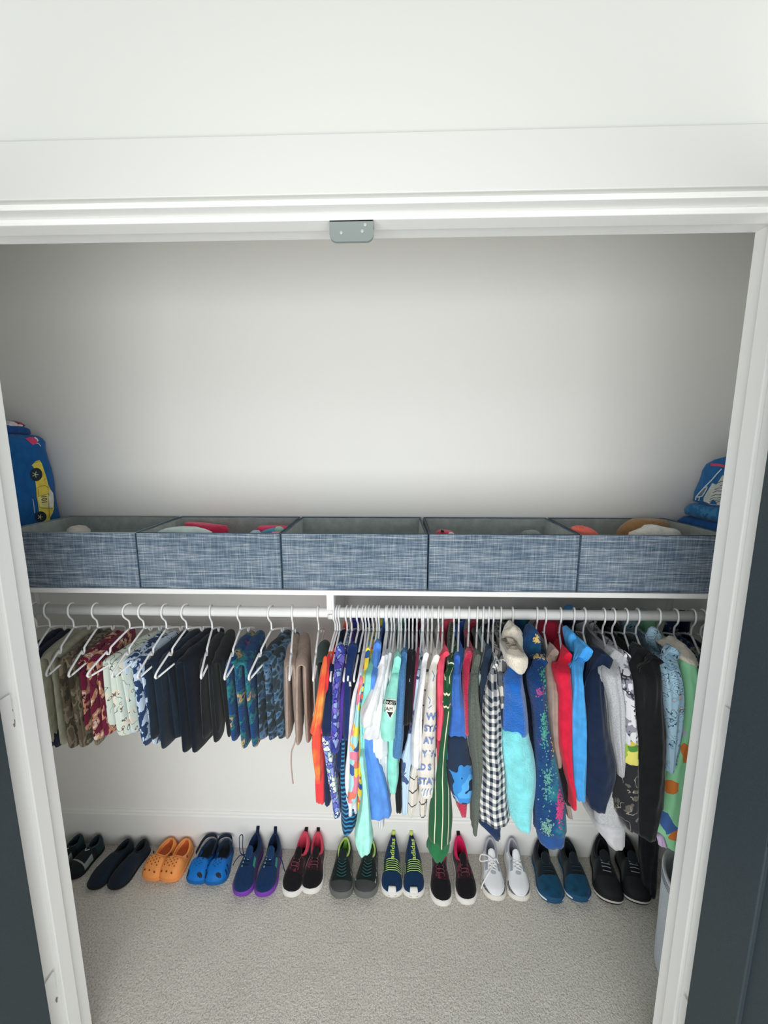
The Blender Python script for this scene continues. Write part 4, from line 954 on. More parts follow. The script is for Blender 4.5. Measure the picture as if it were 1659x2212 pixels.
for hcol, cx_, cy_, rx_, ry_, n_ in (('#e0c076', 1196, 1604, 5, 22, 70), ('#d8407e', 1210, 1745, 7, 34, 110), ('#4f9f8e', 1178, 1462, 11, 24, 60), ('#4f9f8e', 1176, 1570, 8, 45, 90), ('#5f9f94', 1183, 1690, 13, 50, 80), ('#79a89c', 1180, 1790, 12, 20, 70), ('#d9bd78', 1162, 1418, 12, 5, 40), ('#a04a82', 1166, 1494, 10, 8, 30), ('#e0c076', 1158, 1382, 7, 10, 30)):
    bl = []
    for q in range(int(n_*1.7)):
        px_, py_ = rs.gauss(cx_, rx_*0.5), rs.gauss(cy_, ry_*0.5); rr_ = rs.uniform(0.7, 2.0)
        e_ = ell(px_, py_, rr_, rr_*rs.uniform(0.8, 1.8), rs.uniform(-0.4, 0.4), 6)
        bl.append(([Vector((p[0], p[1], 0)) for p in e_], [[0, 1, 2, 3, 4, 5]]))
    stuff_print('dyed_splash', bl, bgx, fabric(hcol), GX, 0.0007)
top('taupe_jacket', 'taupe jacket', 'taupe grey jacket between the galaxy fleece and the red hoodie', 1179, fabric('#a39289', crease=1.2),
    [(1462, 1182, 1206), (1600, 1192, 1212), (1680, 1206, 1218), (1770, 1228, 1238)], 0.940, [(1395, 1180, 1196, 1.0), (1434, 1180, 1204, 0.95), (1500, 1183, 1213), (1600, 1193, 1213), (1660, 1204, 1215)], syn=0.915, cat='jacket')
RED = fabric('#d31f3f')
top('red_hoodie', 'bright red hoodie', 'bright red hoodie with black lining showing', 1212, RED,
    [(1462, 1208, 1238), (1565, 1212, 1240), (1683, 1226, 1240), (1712, 1234, 1243)], 0.930, [(1400, 1208, 1222, 0.985), (1440, 1207, 1234, 0.93), (1455, 1206, 1239), (1500, 1213, 1242), (1565, 1212, 1241), (1618, 1215, 1239), (1683, 1228, 1241), (1715, 1237, 1245), (1752, 1238, 1246)], syn=0.895, cat='hoodie',
    hood=([(1352, 1176, 1214), (1360, 1168, 1226), (1382, 1172, 1231), (1404, 1190, 1228)], 1.10, 1.17), hmat=fabric('#9c1f39'),
    extra=[('lining_panel', [(1620, 1211, 1216), (1680, 1213, 1228), (1742, 1226, 1237)], 0.925, 0.03, fabric('#17181c'))])
top('sky_blue_hoodie', 'sky blue hoodie', 'sky blue hoodie between the red and navy hoodies', 1241, fabric('#479fe0'),
    [(1462, 1244, 1262), (1565, 1243, 1274), (1700, 1246, 1268), (1730, 1250, 1266)], 0.925, [(1382, 1234, 1256, 1.0), (1420, 1238, 1264, 0.95), (1460, 1243, 1263), (1500, 1244, 1268), (1565, 1241, 1277), (1630, 1242, 1275), (1700, 1244, 1270), (1734, 1250, 1267)], syn=0.890, cat='hoodie', fold=0.003,
    hood=([(1376, 1232, 1248), (1390, 1232, 1258), (1410, 1237, 1263)], 0.99, 1.05))
top('navy_hoodie', 'wide navy hoodie', 'wide dark navy hoodie right of the sky blue one', 1264, fabric('#16253f'),
    [(1462, 1268, 1304), (1552, 1274, 1312), (1650, 1274, 1330), (1720, 1276, 1326)], 0.930, [(1400, 1264, 1298, 0.985), (1474, 1268, 1308, 0.92), (1552, 1274, 1316), (1618, 1272, 1331), (1678, 1270, 1344), (1715, 1268, 1336), (1757, 1282, 1316)], syn=0.885, cat='hoodie', fold=0.003)
top('grey_hoodie', 'light grey hoodie', 'light grey heathered hoodie with a ribbed hem over the black boots', 1306, fabric('#b4b6b9', heather=0.08),
    [(1462, 1312, 1346), (1600, 1330, 1356), (1690, 1338, 1350), (1762, 1300, 1346), (1800, 1297, 1364)], 0.930, [(1400, 1300, 1328, 0.985), (1440, 1304, 1340, 0.935), (1460, 1309, 1348), (1526, 1322, 1357), (1600, 1328, 1358), (1680, 1340, 1352)], syn=0.900, cat='hoodie', fold=0.003,
    extra=[('ribbed_hem', [(1795, 1297, 1364), (1815, 1300, 1362), (1838, 1320, 1357)], 0.925, 0.2, fabric('#bfc0c4')), ('chest_logo', [(1488, 1314, 1319), (1500, 1316, 1323)], 0.926, 0.004, fabric('#b23342'))])
GRAPH = linework('monster_sketch', '#d6d7dc', '#33343e', 24, 5.0, 0.10, ['#8d8c99', '#4a4a57'], 0.54)
GRAPHD = linework('monster_sketch_dark', '#25272b', '#8d857b', 22, 5.0, 0.05, ['#5d5953', '#c9c4bb'], 0.60)
top('sketch_print_hoodie', 'black and white sketch-print hoodie', 'hoodie with a black and white sketched monster-face print', 1327, GRAPH,
    [(1462, 1350, 1372), (1605, 1358, 1384), (1700, 1350, 1388)], 0.925, [(1413, 1338, 1356, 0.96), (1474, 1350, 1372), (1540, 1358, 1378), (1612, 1356, 1385)], syn=0.895, cat='hoodie',
    extra=[('yellow_green_band', [(1606, 1357, 1386), (1630, 1354, 1388), (1654, 1352, 1390)], 0.896, 0.06, cells('band', '#8fb04a', ['#c9b64a', '#4f8a3c', '#d8cf6a'], 60, 0.3)), ('dark_print_panel', [(1650, 1352, 1390), (1722, 1345, 1393), (1770, 1341, 1394), (1802, 1362, 1390)], 0.897, 0.08, GRAPHD)])
BLACKF = fabric('#15181a')
top('black_hoodie', 'black hoodie right of the sketch-print one', 'plain black hoodie directly right of the sketch-print hoodie', 1354, BLACKF,
    [(1462, 1374, 1402), (1552, 1382, 1404), (1712, 1391, 1406)], 0.925, [(1395, 1354, 1384, 0.985), (1430, 1364, 1394, 0.94), (1460, 1372, 1402), (1552, 1380, 1406), (1657, 1386, 1406), (1714, 1391, 1404)], syn=0.905, cat='hoodie')
top('long_black_hoodie', 'long black hoodie', 'long black hoodie left of the light blue cartoon hoodie', 1379, fabric('#101315'),
    [(1462, 1402, 1436), (1592, 1404, 1448), (1750, 1396, 1444)], 0.915, [(1420, 1390, 1420, 0.95), (1460, 1400, 1437), (1526, 1403, 1442), (1592, 1401, 1450), (1683, 1396, 1449), (1750, 1390, 1445), (1818, 1388, 1426)], syn=0.882, cat='hoodie', fold=0.003)
SKETCHB = linework('line_animals', '#a5c6da', '#2f4658', 30, 9.0, 0.07, ['#8fb4cc', '#d9b8ac'], 0.60)
top('cartoon_line_hoodie', 'light blue line-drawing hoodie', 'light blue hoodie with thin dark cartoon line drawings', 1425, SKETCHB,
    [(1462, 1440, 1480), (1565, 1450, 1484), (1650, 1448, 1470)], 0.925, [(1400, 1428, 1455, 0.97), (1430, 1432, 1470, 0.93), (1460, 1438, 1480), (1500, 1441, 1487), (1565, 1448, 1484), (1618, 1448, 1472), (1672, 1446, 1456)], syn=0.900, cat='hoodie', fold=0.004,
    hood=([(1366, 1406, 1428), (1376, 1400, 1432), (1394, 1404, 1433), (1412, 1420, 1436)], 1.035, 1.06))
PASTEL = cells('school_print', '#9fe6b4', ['#9fe6b4', '#8fd8e0', '#d8c4ea', '#9fe6b4', '#e2833f', '#d8526a', '#4f74b8'], 27, 0.74)
top('mint_print_jacket', 'mint green pencil-print jacket', 'mint green printed jacket with white fleece collar beside the door frame', 1462, PASTEL,
    [(1462, 1484, 1528), (1552, 1486, 1532), (1683, 1458, 1520), (1790, 1436, 1500)], 0.935, [(1440, 1480, 1516, 0.93), (1500, 1489, 1530), (1552, 1484, 1532), (1630, 1470, 1528), (1683, 1455, 1520), (1750, 1444, 1512), (1806, 1430, 1500), (1838, 1440, 1488)], syn=0.912, cat='jacket', fold=0.003,
    extra=[('fleece_collar', [(1402, 1466, 1492, 0.985), (1420, 1466, 1512, 0.94), (1440, 1490, 1516)], 0.93, 0.12, CREAMF), ('pink_hem', [(1815, 1424, 1440), (1832, 1428, 1444)], 0.915, 0.02, fabric('#d5bce4'))])
CAMO_G = blotch('dark_camo', [(0, '#1e2a3c'), (0.45, '#31456a'), (0.53, '#8d9a8c'), (0.6, '#5c6a5e'), (0.68, '#c9bfa6')], 24, 2)
top('camo_jacket', 'navy and grey camouflage jacket', 'navy and grey-green patterned jacket near the right door frame', 1500, CAMO_G,
    [(1462, 1524, 1552), (1650, 1515, 1548)], 0.945, [(1385, 1512, 1536, 1.0), (1430, 1522, 1556, 0.95), (1560, 1520, 1552), (1690, 1508, 1540)], syn=0.925, cat='jacket')
top('navy_jacket', 'navy jacket at the far right end', 'dark navy jacket at the far right end behind the door frame', 1521, fabric('#14213a'),
    [(1462, 1556, 1585), (1650, 1545, 1575)], 0.95, [(1385, 1540, 1560, 1.0), (1430, 1553, 1588, 0.955), (1690, 1540, 1570)], syn=0.93, cat='jacket')
# long black snow trousers hanging behind the long hoodie
bt = thing('black_snow_trousers', 'long black trousers hanging to the floor between black shoes and hamper', 'trousers', (0.93, 1.2, 0.002), None)
for k, (rows, y) in enumerate((([(1640, 1400, 1428), (1740, 1394, 1430), (1790, 1390, 1432), (1850, 1389, 1428), (1900, 1392, 1425), (1944, 1397, 1421)], 1.205), ([(1640, 1406, 1434), (1740, 1402, 1436), (1800, 1398, 1434), (1860, 1396, 1428), (1905, 1400, 1424)], 1.262))):
    v = strip(rows, y, y+0.045, fold=0.003, ph=k*2.0); mk('trouser_leg', v[0], v[1], fabric('#0e1418'), bt, uvs=v[2])

# ================================================================== SHOES
HW = [(0, 0.0), (0.012, 0.34), (0.04, 0.55), (0.10, 0.68), (0.2, 0.74), (0.35, 0.72), (0.48, 0.78), (0.60, 0.90), (0.72, 1.0), (0.82, 0.97), (0.90, 0.82), (0.955, 0.60), (0.985, 0.36), (1.0, 0.0)]
def make_shoe(name, label, toe, heel, P, side):
    """toe, heel: ground tip of the toe and back of the heel as seen; P: style; side -1 left shoe, +1 right shoe"""
    tp = at_z(toe[0], toe[1], 0.008); hp = at_z(heel[0], heel[1], P.get('heel_z', P.get('hz', 0.07)))
    hp.y = min(hp.y, 1.352); tp.z = hp.z = 0
    ax = (hp-tp); L = ax.length
    if 'L' in P: hp = tp+ax.normalized()*P['L']; L = P['L']
    if hp.y > 1.352: hp = tp+(hp-tp)*((1.352-tp.y)/(hp.y-tp.y)); L = (hp-tp).length
    d = (tp-hp).normalized(); lat = Vector((d.y, -d.x, 0))*-1.0
    if lat.x < 0: lat = -lat
    Wd = P.get('W', 0.078)/2; hs = P.get('sole_h', 0.020); hk = P.get('hk', 1.0)
    TOP = [(x, z*hk) for x, z in P.get('top', [(0, 0.060), (0.04, 0.070), (0.12, 0.064), (0.25, 0.054), (0.36, 0.058), (0.44, 0.070), (0.52, 0.068), (0.62, 0.060), (0.72, 0.051), (0.84, 0.044), (0.93, 0.038), (1.0, 0.026)])]
    if 'heel_z' in P:
        TOP = [(x, z+(P['heel_z']-TOP[1][1])*max(0.0, 1-x/0.34)**1.15) for x, z in [(a, interp(a, TOP)) for a in (0, 0.02, 0.04, 0.08, 0.12, 0.16, 0.2, 0.25, 0.3, 0.36, 0.44, 0.52, 0.62, 0.72, 0.84, 0.93, 1.0)]]
    o0, o1 = P.get('open', (0.035, 0.44)); ow_ = P.get('ow', 0.66)
    bend = P.get('bend', 0.10)*side
    t = thing(name, label, 'shoe', hp, P['group'])
    def world(s, x, z): return hp+d*(s*L)+lat*(x+bend*Wd*math.sin(PI*min(1, s*1.1)))+Vector((0, 0, z))
    def hw(s): return Wd*interp(s, P.get('hw', HW))
    SS = [0, 0.006, 0.015, 0.03, 0.05, 0.08]+[0.11+0.035*k for k in range(24)]+[0.94, 0.958, 0.972, 0.984, 0.993, 1.0]
    SS = sorted(set([round(s, 4) for s in SS if s <= 1]))
    # sole
    rings = []
    for z, k in ((0.0, 0.93), (0.002, 1.0), (hs*0.45, 1.035), (hs*0.85, 1.03), (hs, 1.0)):
        r = []
        for s in SS: r.append((s, -hw(s)*k*1.06))
        for s in reversed(SS[1:-1]): r.append((s, hw(s)*k*1.06))
        e = P.get('sole_out', 0.012)
        rings.append([world(-e*0.4+s*(1+1.1*e), x, z+(0.010*max(0, (s-0.8)/0.2)**2 if z < hs*0.5 else (0.006*max(0, (s-0.8)/0.2)**2))) for s, x in r])
    so = mk('sole', *loft_vf(rings), P['sole'], t)
    if P.get('sole2'):
        r2 = []
        for z, k in ((hs*0.30, 1.045), (hs*0.50, 1.06), (hs*0.62, 1.045)):
            r2.append([world(-0.005+s*1.016, x*k*1.06, z+0.007*max(0, (s-0.8)/0.2)**2) for s, x in [(s, -hw(s)) for s in SS]+[(s, hw(s)) for s in reversed(SS[1:-1])]])
        mk('midsole_line', *loft_vf(r2, False, False), P['sole2'], so)
    # upper : columns from left base, over the top, to right base
    NO, NI = 9, 9
    def section(s):
        h = hw(s); T = interp(s, TOP); out = []
        inside = o0 < s < o1
        q = (s-o0)/(o1-o0) if inside else 0
        ow = h*ow_*(max(0.0, math.sin(PI*min(1, max(0, q)))**0.45) if inside else 0.5)
        zr = hs*0.9
        Tt = T
        for k in range(NO):
            a = k/(NO-1)*PI/2*0.98
            x = lerp(h, ow, (1-math.cos(a))**1.1); z = zr+(Tt-zr)*math.sin(a)**0.9
            out.append((x, z))
        inner = []
        for k in range(1, NI+1):
            u = k/(NI+1)
            x = ow*(1-2*u)
            if inside:
                dep = Tt-(hs+0.010); f = min(1.0, min(u, 1-u)*6.0)
                e = min(1.0, min(q, 1-q)*9.0)
                z = Tt-dep*f*e-(0.002*(1-abs(1-2*u)))
                x = x*lerp(1, 0.92, f)
            else: z = zr+(Tt-zr)*math.sin(PI/2*0.98)**0.9+0.0015*(1-(1-2*u)**2)
            inner.append((x, z))
        return out+inner+[(-x, z) for x, z in reversed(out)]
    secs = [section(s) for s in SS]; n = len(secs[0])
    V = [world(s, x*-1.0, z) for s, sec in zip(SS, secs) for x, z in sec]
    parts = {}
    for i in range(len(SS)-1):
        sm = (SS[i]+SS[i+1])/2
        for k in range(n-1):
            kk = k+0.5
            inner = (NO-0.5 < kk < NO+NI-0.5) and o0+0.004 < sm < o1
            u = kk if kk < n/2 else n-1-kk           # 0 at base .. n/2 on top
            nm = ('insole' if (NO+1 < kk < NO+NI-2 and sm > o0+0.09*(o1-o0)) else 'lining') if inner else P['cls'](sm, u/(NO-1.0), 1 if kk > n/2 else -1)
            parts.setdefault(nm, []).append([i*n+k, i*n+k+1, (i+1)*n+k+1, (i+1)*n+k])
    comps = []
    for nm, fs in parts.items():
        par = {}
        def find(a):
            while par.setdefault(a, a) != a: par[a] = par[par[a]]; a = par[a]
            return a
        for f in fs:
            for q in f[1:]: par[find(q)] = find(f[0])
        cc = {}
        for f in fs: cc.setdefault(find(f[0]), []).append(f)
        comps += [(nm, g) for g in cc.values()]
    for nm, fs in comps:
        used = sorted({i for f in fs for i in f}); mp = {a: b for b, a in enumerate(used)}
        mk(nm, [V[i] for i in used], [[mp[i] for i in f] for f in fs], P['mats'].get(nm, P['mats']['lining'] if nm == 'insole' else P['mats']['upper']), t)
    def surf(s, x, off=0.0015):
        sec = sorted(section(s)); z = interp(x, sec); return world(s, -x*-1.0, z+off)
    bv = BVHTree.FromPolygons(V, [f for _, fs in comps for f in fs])
    def drop(s, x, off=0.002):
        p = world(s, x, 0.3); loc, nor, i, ds = bv.ray_cast(p, Vector((0, 0, -1)))
        return (loc+Vector((0, 0, off))) if loc else world(s, x, 0.03)
    # padded collar rim
    if P.get('rim'):
        rim = []
        for k in range(28):
            a = 2*PI*k/28; s = (o0+o1)/2-(o1-o0)/2*0.97*math.cos(a); q = (s-o0)/(o1-o0)
            x = hw(s)*ow_*(math.sin(PI*min(0.999, max(0.001, q)))**0.45)*math.copysign(1, math.sin(a))*(0 if abs(math.sin(a)) < 1e-3 else 1)
            rim.append(world(s, x, interp(s, TOP)))
        mk('collar_rim', *tube_vf(rim, P.get('rim_r', 0.0032), 6, closed=True), P['rim'], t)
    if P.get('tongue'):
        h0 = P.get('tongue_h', 0.018); rr = []
        for s, w, dz in ((o1+0.10, 0.42, 0.0015), (o1+0.03, 0.46, 0.004), (o1-0.03, 0.48, h0*0.6), (o1-0.075, 0.42, h0), (o1-0.085, 0.30, h0+0.002)):
            z = interp(max(s, o1), TOP); hw_ = hw(o1)*w
            rr.append([world(s+c*0.0, hw_*math.cos(a), z+dz+0.004*math.sin(a)-0.004*(abs(math.cos(a))**2)) for c, a in [(0, 2*PI*k/12) for k in range(12)]])
        mk('tongue', *loft_vf(rr), P['tongue'], t)
    if P.get('tab'):
        tw, th_, tl = P.get('tabdim', (0.006, 0.0022, 0.020))
        s0 = 0.02; z0 = interp(s0, TOP)-0.006
        pth = [(s0, z0), (s0-0.02, z0+tl*0.5), (s0-0.045, z0+tl)]
        rr = [[world(s+c, x, z) for c, x in ((-th_/L, -tw), (th_/L, -tw), (th_/L, tw), (-th_/L, tw))] for s, z in pth]
        for r in rr:
            for p in r: p.y = min(p.y, 1.3585)
        mk('pull_tab', *loft_vf(rr), P['tab'], t)
    for lc in P.get('laces', ()):
        pts = [drop(s, x*hw(s), P.get('lace_off', 0.002)) for s, x in lc]
        mk('lace', *tube_vf(smooth_path(pts, 3), P.get('lace_r', 0.0018), 6), P['lace'], t)
    for nm, mat, cx_, sx_, rs, rx in P.get('dots', ()):
        c = [drop(cx_+rs*math.cos(a), (sx_*side if P.get('mirror') else sx_)*hw(cx_)+rx*Wd*math.sin(a), 0.0022) for a in [2*PI*k/10 for k in range(10)]]
        mk(nm, c+[drop(cx_, (sx_*side if P.get('mirror') else sx_)*hw(cx_), 0.0026)], [[k, (k+1) % 10, 10] for k in range(10)], mat, t)
    return t, drop, world, hw, bv
def rows_laces(s0, s1, n, w=0.34, chev=0.0): return [[(lerp(s0, s1, k/(n-1)), -w), (lerp(s0, s1, k/(n-1))+chev, -w*0.35), (lerp(s0, s1, k/(n-1))+chev*1.2, 0), (lerp(s0, s1, k/(n-1))+chev, w*0.35), (lerp(s0, s1, k/(n-1)), w)] for k in range(n)]
def pair(kind, desc, toes, heels, P, cat_group):
    P = dict(P); P['group'] = cat_group; r = []
    for i, (a, b) in enumerate(zip(toes, heels)):
        r.append(make_shoe(kind, ('left ' if i == 0 else 'right ')+desc, a, b, P, -1 if i == 0 else 1))
    return r
KNIT = lambda h: fabric(h, heather=0.1)
GRP = 'shoes lined up on the closet carpet'
WSOLE = plain('#eceae6', 0.6, 0.2, 90)
# 1 dark water shoes behind the left jamb
pair('water_shoe', 'dark water shoe with grey trim, at the far left by the door frame', [(100, 1897), (143, 1899)], [(173, 1797), (217, 1795)],
     dict(sole=plain('#15181a', 0.7), sole_h=0.012, top=[(0, 0.05), (0.05, 0.058), (0.2, 0.046), (0.36, 0.046), (0.45, 0.05), (0.6, 0.044), (0.75, 0.038), (0.9, 0.03), (1, 0.018)], open=(0.05, 0.36), ow=0.6, L=0.165,
          cls=lambda s, u, sd: 'side_trim' if (0.42 < s < 0.72 and u < 0.55) or (0.66 < s < 0.72) else ('heel_panel' if s < 0.3 else 'upper'),
          mats=dict(upper=fabric('#1c2426'), side_trim=plain('#8f9896', 0.6), heel_panel=fabric('#24383f'), lining=fabric('#1a2022')), rim=plain('#2e3c42', 0.7),
          lace=plain('#b9c0be', 0.6), laces=[[(0.40, -0.3), (0.47, 0), (0.40, 0.3)]]), GRP)
# 2 plain dark knit slip-ons
pair('slip_on_shoe', 'plain dark navy knit slip-on left of the orange clogs', [(193, 1921), (239, 1922)], [(283, 1800), (316, 1800)],
     dict(sole=plain('#171a20', 0.7), sole_h=0.010, W=0.074, top=[(0, 0.04), (0.06, 0.05), (0.2, 0.042), (0.34, 0.044), (0.44, 0.05), (0.6, 0.045), (0.75, 0.038), (0.9, 0.028), (1, 0.016)], open=(0.05, 0.34), ow=0.62,
          cls=lambda s, u, sd: 'upper', mats=dict(upper=KNIT('#1b2734'), lining=fabric('#20252a')), rim=fabric('#1a2026'),
          dots=[('size_label', plain('#5b646a', 0.8), 0.20, 0.0, 0.04, 0.22)]), GRP)
# 3 orange clogs
CLOG = plain('#f7a05a', 0.55, 0.08, 120, 0.03); HOLE = plain('#8a3c14', 0.8)
hl = [('vent_hole', HOLE, s, x, 0.013, 0.06) for s, x in ((0.66, -0.45), (0.66, 0.0), (0.66, 0.45), (0.70, -0.22), (0.70, 0.22), (0.735, -0.5), (0.74, 0.02), (0.735, 0.5), (0.775, -0.26), (0.775, 0.26), (0.81, -0.5), (0.82, 0.0), (0.81, 0.5))]
hl += [('toe_vent', HOLE, 0.925, x, 0.015, 0.09) for x in (-0.62, 0.0, 0.62)]
CHW = [(0, 0), (0.012, 0.36), (0.05, 0.62), (0.12, 0.74), (0.3, 0.78), (0.45, 0.84), (0.6, 0.96), (0.75, 1.03), (0.86, 0.98), (0.93, 0.82), (0.97, 0.58), (0.99, 0.34), (1, 0)]
CTOP = [(0, 0.042), (0.05, 0.050), (0.2, 0.042), (0.36, 0.036), (0.5, 0.040), (0.57, 0.055), (0.64, 0.059), (0.75, 0.055), (0.86, 0.048), (0.94, 0.039), (1.0, 0.024)]
res = pair('rubber_clog', 'orange perforated rubber clog on the carpet', [(320, 1903), (357, 1906)], [(380, 1801), (413, 1799)],
     dict(sole=plain('#f09a58', 0.6), sole_h=0.016, W=0.082, hw=CHW, hz=0.045, top=CTOP, open=(0.03, 0.57), ow=0.84,
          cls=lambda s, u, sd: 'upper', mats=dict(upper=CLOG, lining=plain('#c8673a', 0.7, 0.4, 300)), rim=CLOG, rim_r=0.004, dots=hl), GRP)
for t, drop, world, hw, bv in res:
    for sd in (-1, 1):
        mk('strap_rivet', *loft_vf([[world(0.45+0.02*math.cos(a)*k, sd*(hw(0.45)+e), 0.040+0.0055*math.sin(a)*k) for a in [2*PI*q/10 for q in range(10)]] for e, k in ((0.000, 1), (0.003, 1), (0.0045, 0.6))]), plain('#5a5046', 0.5), t)
    st_ = [world(0.45, -hw(0.45)-0.001, 0.042), world(0.36, -hw(0.3)*0.98, 0.052), world(0.5, -hw(0.5)*0.8, 0.066), world(0.53, 0, 0.072), world(0.5, hw(0.5)*0.8, 0.066), world(0.36, hw(0.3)*0.98, 0.052), world(0.45, hw(0.45)+0.001, 0.042)]
# 4 blue sport clogs with cut-outs and dark heel straps
BLUEC = plain('#1172c8', 0.5, 0.1, 160)
bh = [('cutout', plain('#22303d', 0.95), 0.925, 0.55, 0.032, 0.26), ('cutout', plain('#22303d', 0.95), 0.90, -0.85, 0.050, 0.12), ('strap_groove', plain('#12335c', 0.8), 0.615, -0.28, 0.035, 0.05), ('strap_groove', plain('#12335c', 0.8), 0.615, 0.28, 0.035, 0.05)]
bh += [('vent_hole', plain('#0c3f78', 0.8), s, x, 0.011, 0.05) for s, x in ((0.68, -0.3), (0.68, 0.1), (0.715, -0.1), (0.715, 0.3), (0.75, -0.3), (0.75, 0.12), (0.785, -0.1))]
res = pair('sport_clog', 'bright blue sport clog with cut-outs and a dark heel strap', [(419, 1911), (460, 1913)], [(466, 1803), (494, 1804)],
     dict(sole=plain('#1560a4', 0.6), sole_h=0.016, W=0.080, hw=CHW, hz=0.045, top=CTOP, open=(0.03, 0.55), ow=0.84,
          cls=lambda s, u, sd: 'side_cutout' if (0.66 < s < 0.70 or 0.77 < s < 0.81) and u < 0.55 else ('heel_rim' if s < 0.3 else 'upper'), mats=dict(upper=BLUEC, lining=plain('#232c33', 0.8), side_cutout=plain('#16283c', 0.8), heel_rim=plain('#20344f', 0.7)), rim=plain('#1f3554', 0.7), dots=bh), GRP)
for t, drop, world, hw, bv in res:
    st_ = smooth_path([world(0.44, -hw(0.44), 0.050), world(0.2, -hw(0.2)*1.02, 0.060), world(0.06, -hw(0.06)*0.9, 0.066), world(0.01, 0, 0.068), world(0.06, hw(0.06)*0.9, 0.066), world(0.2, hw(0.2)*1.02, 0.060), world(0.44, hw(0.44), 0.050)], 4)
    rr = [[p+Vector((0, 0, z))+((p-world(0.25, 0, p.z)).normalized())*e for e, z in ((-0.0012, -0.007), (0.0012, -0.007), (0.0012, 0.007), (-0.0012, 0.007))] for p in st_]
    for r in rr:
        for p in r: p.y = min(p.y, 1.357)
    mk('heel_strap', *loft_vf(rr), plain('#1c2940', 0.7), t)
# 5 navy runners with purple soles
NAVYK = KNIT('#16335a')
eyel = [('eyelet', plain('#bfe8c8', 0.6), 0.48+0.055*k, -0.36, 0.016, 0.05) for k in range(4)]
res = pair('running_shoe', 'navy running shoe with purple sole and tall pull tab', [(518, 1937), (566, 1938)], [(558, 1792), (596, 1793)],
     dict(heel_z=0.090, sole=plain('#7b3fb0', 0.6), sole_h=0.022, hk=1.05, cls=lambda s, u, sd: 'side_swoosh' if (0.42 < s < 0.60 and sd > 0 and 0.35 < u < 0.6) else 'upper',
          mats=dict(upper=NAVYK, lining=fabric('#14223c'), side_swoosh=plain('#4aa79a', 0.6)), rim=fabric('#172a4a'), tongue=fabric('#1b3a60'), tab=fabric('#1a2440'), tabdim=(0.006, 0.002, 0.030),
          lace=fabric('#152a48'), laces=rows_laces(0.48, 0.64, 4), dots=eyel+[('tongue_patch', plain('#8fc7c0', 0.7), 0.425, 0.0, 0.016, 0.2), ('instep_patch', plain('#b7c4d6', 0.7), 0.52, 0.1, 0.035, 0.17)]), GRP)
t, drop, world, hw, bv = res[0]
mk('loose_lace', *tube_vf(smooth_path([drop(0.47, -0.3*hw(0.47)), world(0.42, -hw(0.4)*1.25, 0.07), world(0.30, -hw(0.3)*1.75, 0.095), world(0.24, -hw(0.3)*1.85, 0.11), world(0.22, -hw(0.3)*1.5, 0.11), world(0.32, -hw(0.3)*1.25, 0.085), world(0.44, -hw(0.4)*0.8, 0.072)], 5), 0.0017, 6), fabric('#1a2a52'), t)
mk('loose_lace', *tube_vf(smooth_path([world(0.46, -hw(0.4)*0.7, 0.068), world(0.40, -hw(0.4)*1.4, 0.055), world(0.42, -hw(0.4)*2.0, 0.035), world(0.46, -hw(0.4)*2.3, 0.02)], 5), 0.0017, 6), fabric('#1a2a52'), t)
t, drop, world, hw, bv = res[1]
mk('loose_lace', *tube_vf(smooth_path([world(0.46, hw(0.4)*0.7, 0.068), world(0.42, hw(0.4)*1.3, 0.055), world(0.50, hw(0.4)*1.8, 0.03), world(0.56, hw(0.4)*2.1, 0.02)], 5), 0.0017, 6), fabric('#1a2a52'), t)
# 6 and 9 black-burgundy runners with pink collars
def bred(collar): return dict(heel_z=0.104, sole=WSOLE, sole_h=0.024, sole_out=0.03, hk=1.0, cls=lambda s, u, sd: 'collar_panel' if s < 0.36 and u > 0.75-0.55*(1-s/0.36) else ('toe_cap' if s > 0.70 and u > 0.25 else 'upper'),
     mats=dict(upper=cells('burgundy_%s' % collar.strip('#'), '#2b191f', ['#2b191f', '#6d2b40', '#38202a'], 90, 0.55), collar_panel=fabric(collar), toe_cap=KNIT('#17161a'), lining=fabric(collar), insole=fabric('#2a1820')), rim=fabric(collar), rim_r=0.004, tongue=fabric('#1d181c'), tab=fabric('#1d1a1e'), tabdim=(0.0065, 0.0022, 0.018),
     lace=plain('#6d4450', 0.8), lace_r=0.0014, laces=[[(0.47+0.055*k, -0.40), (0.46+0.055*k, -0.2), (0.46+0.055*k, 0.2), (0.47+0.055*k, 0.40), (0.49+0.055*k, 0.42), (0.505+0.055*k, 0.36)] for k in range(4)]+[[(0.48+0.055*k, -0.42), (0.495+0.055*k, -0.44), (0.51+0.055*k, -0.36)] for k in range(4)]+[[(0.40, 0.03), (0.44, 0.03)]])
pair('running_shoe', 'black and burgundy runner with coral-pink collar, left of the green-lined pair', [(624, 1937), (669, 1931)], [(662, 1789), (688, 1789)], bred('#d64a63'), GRP)
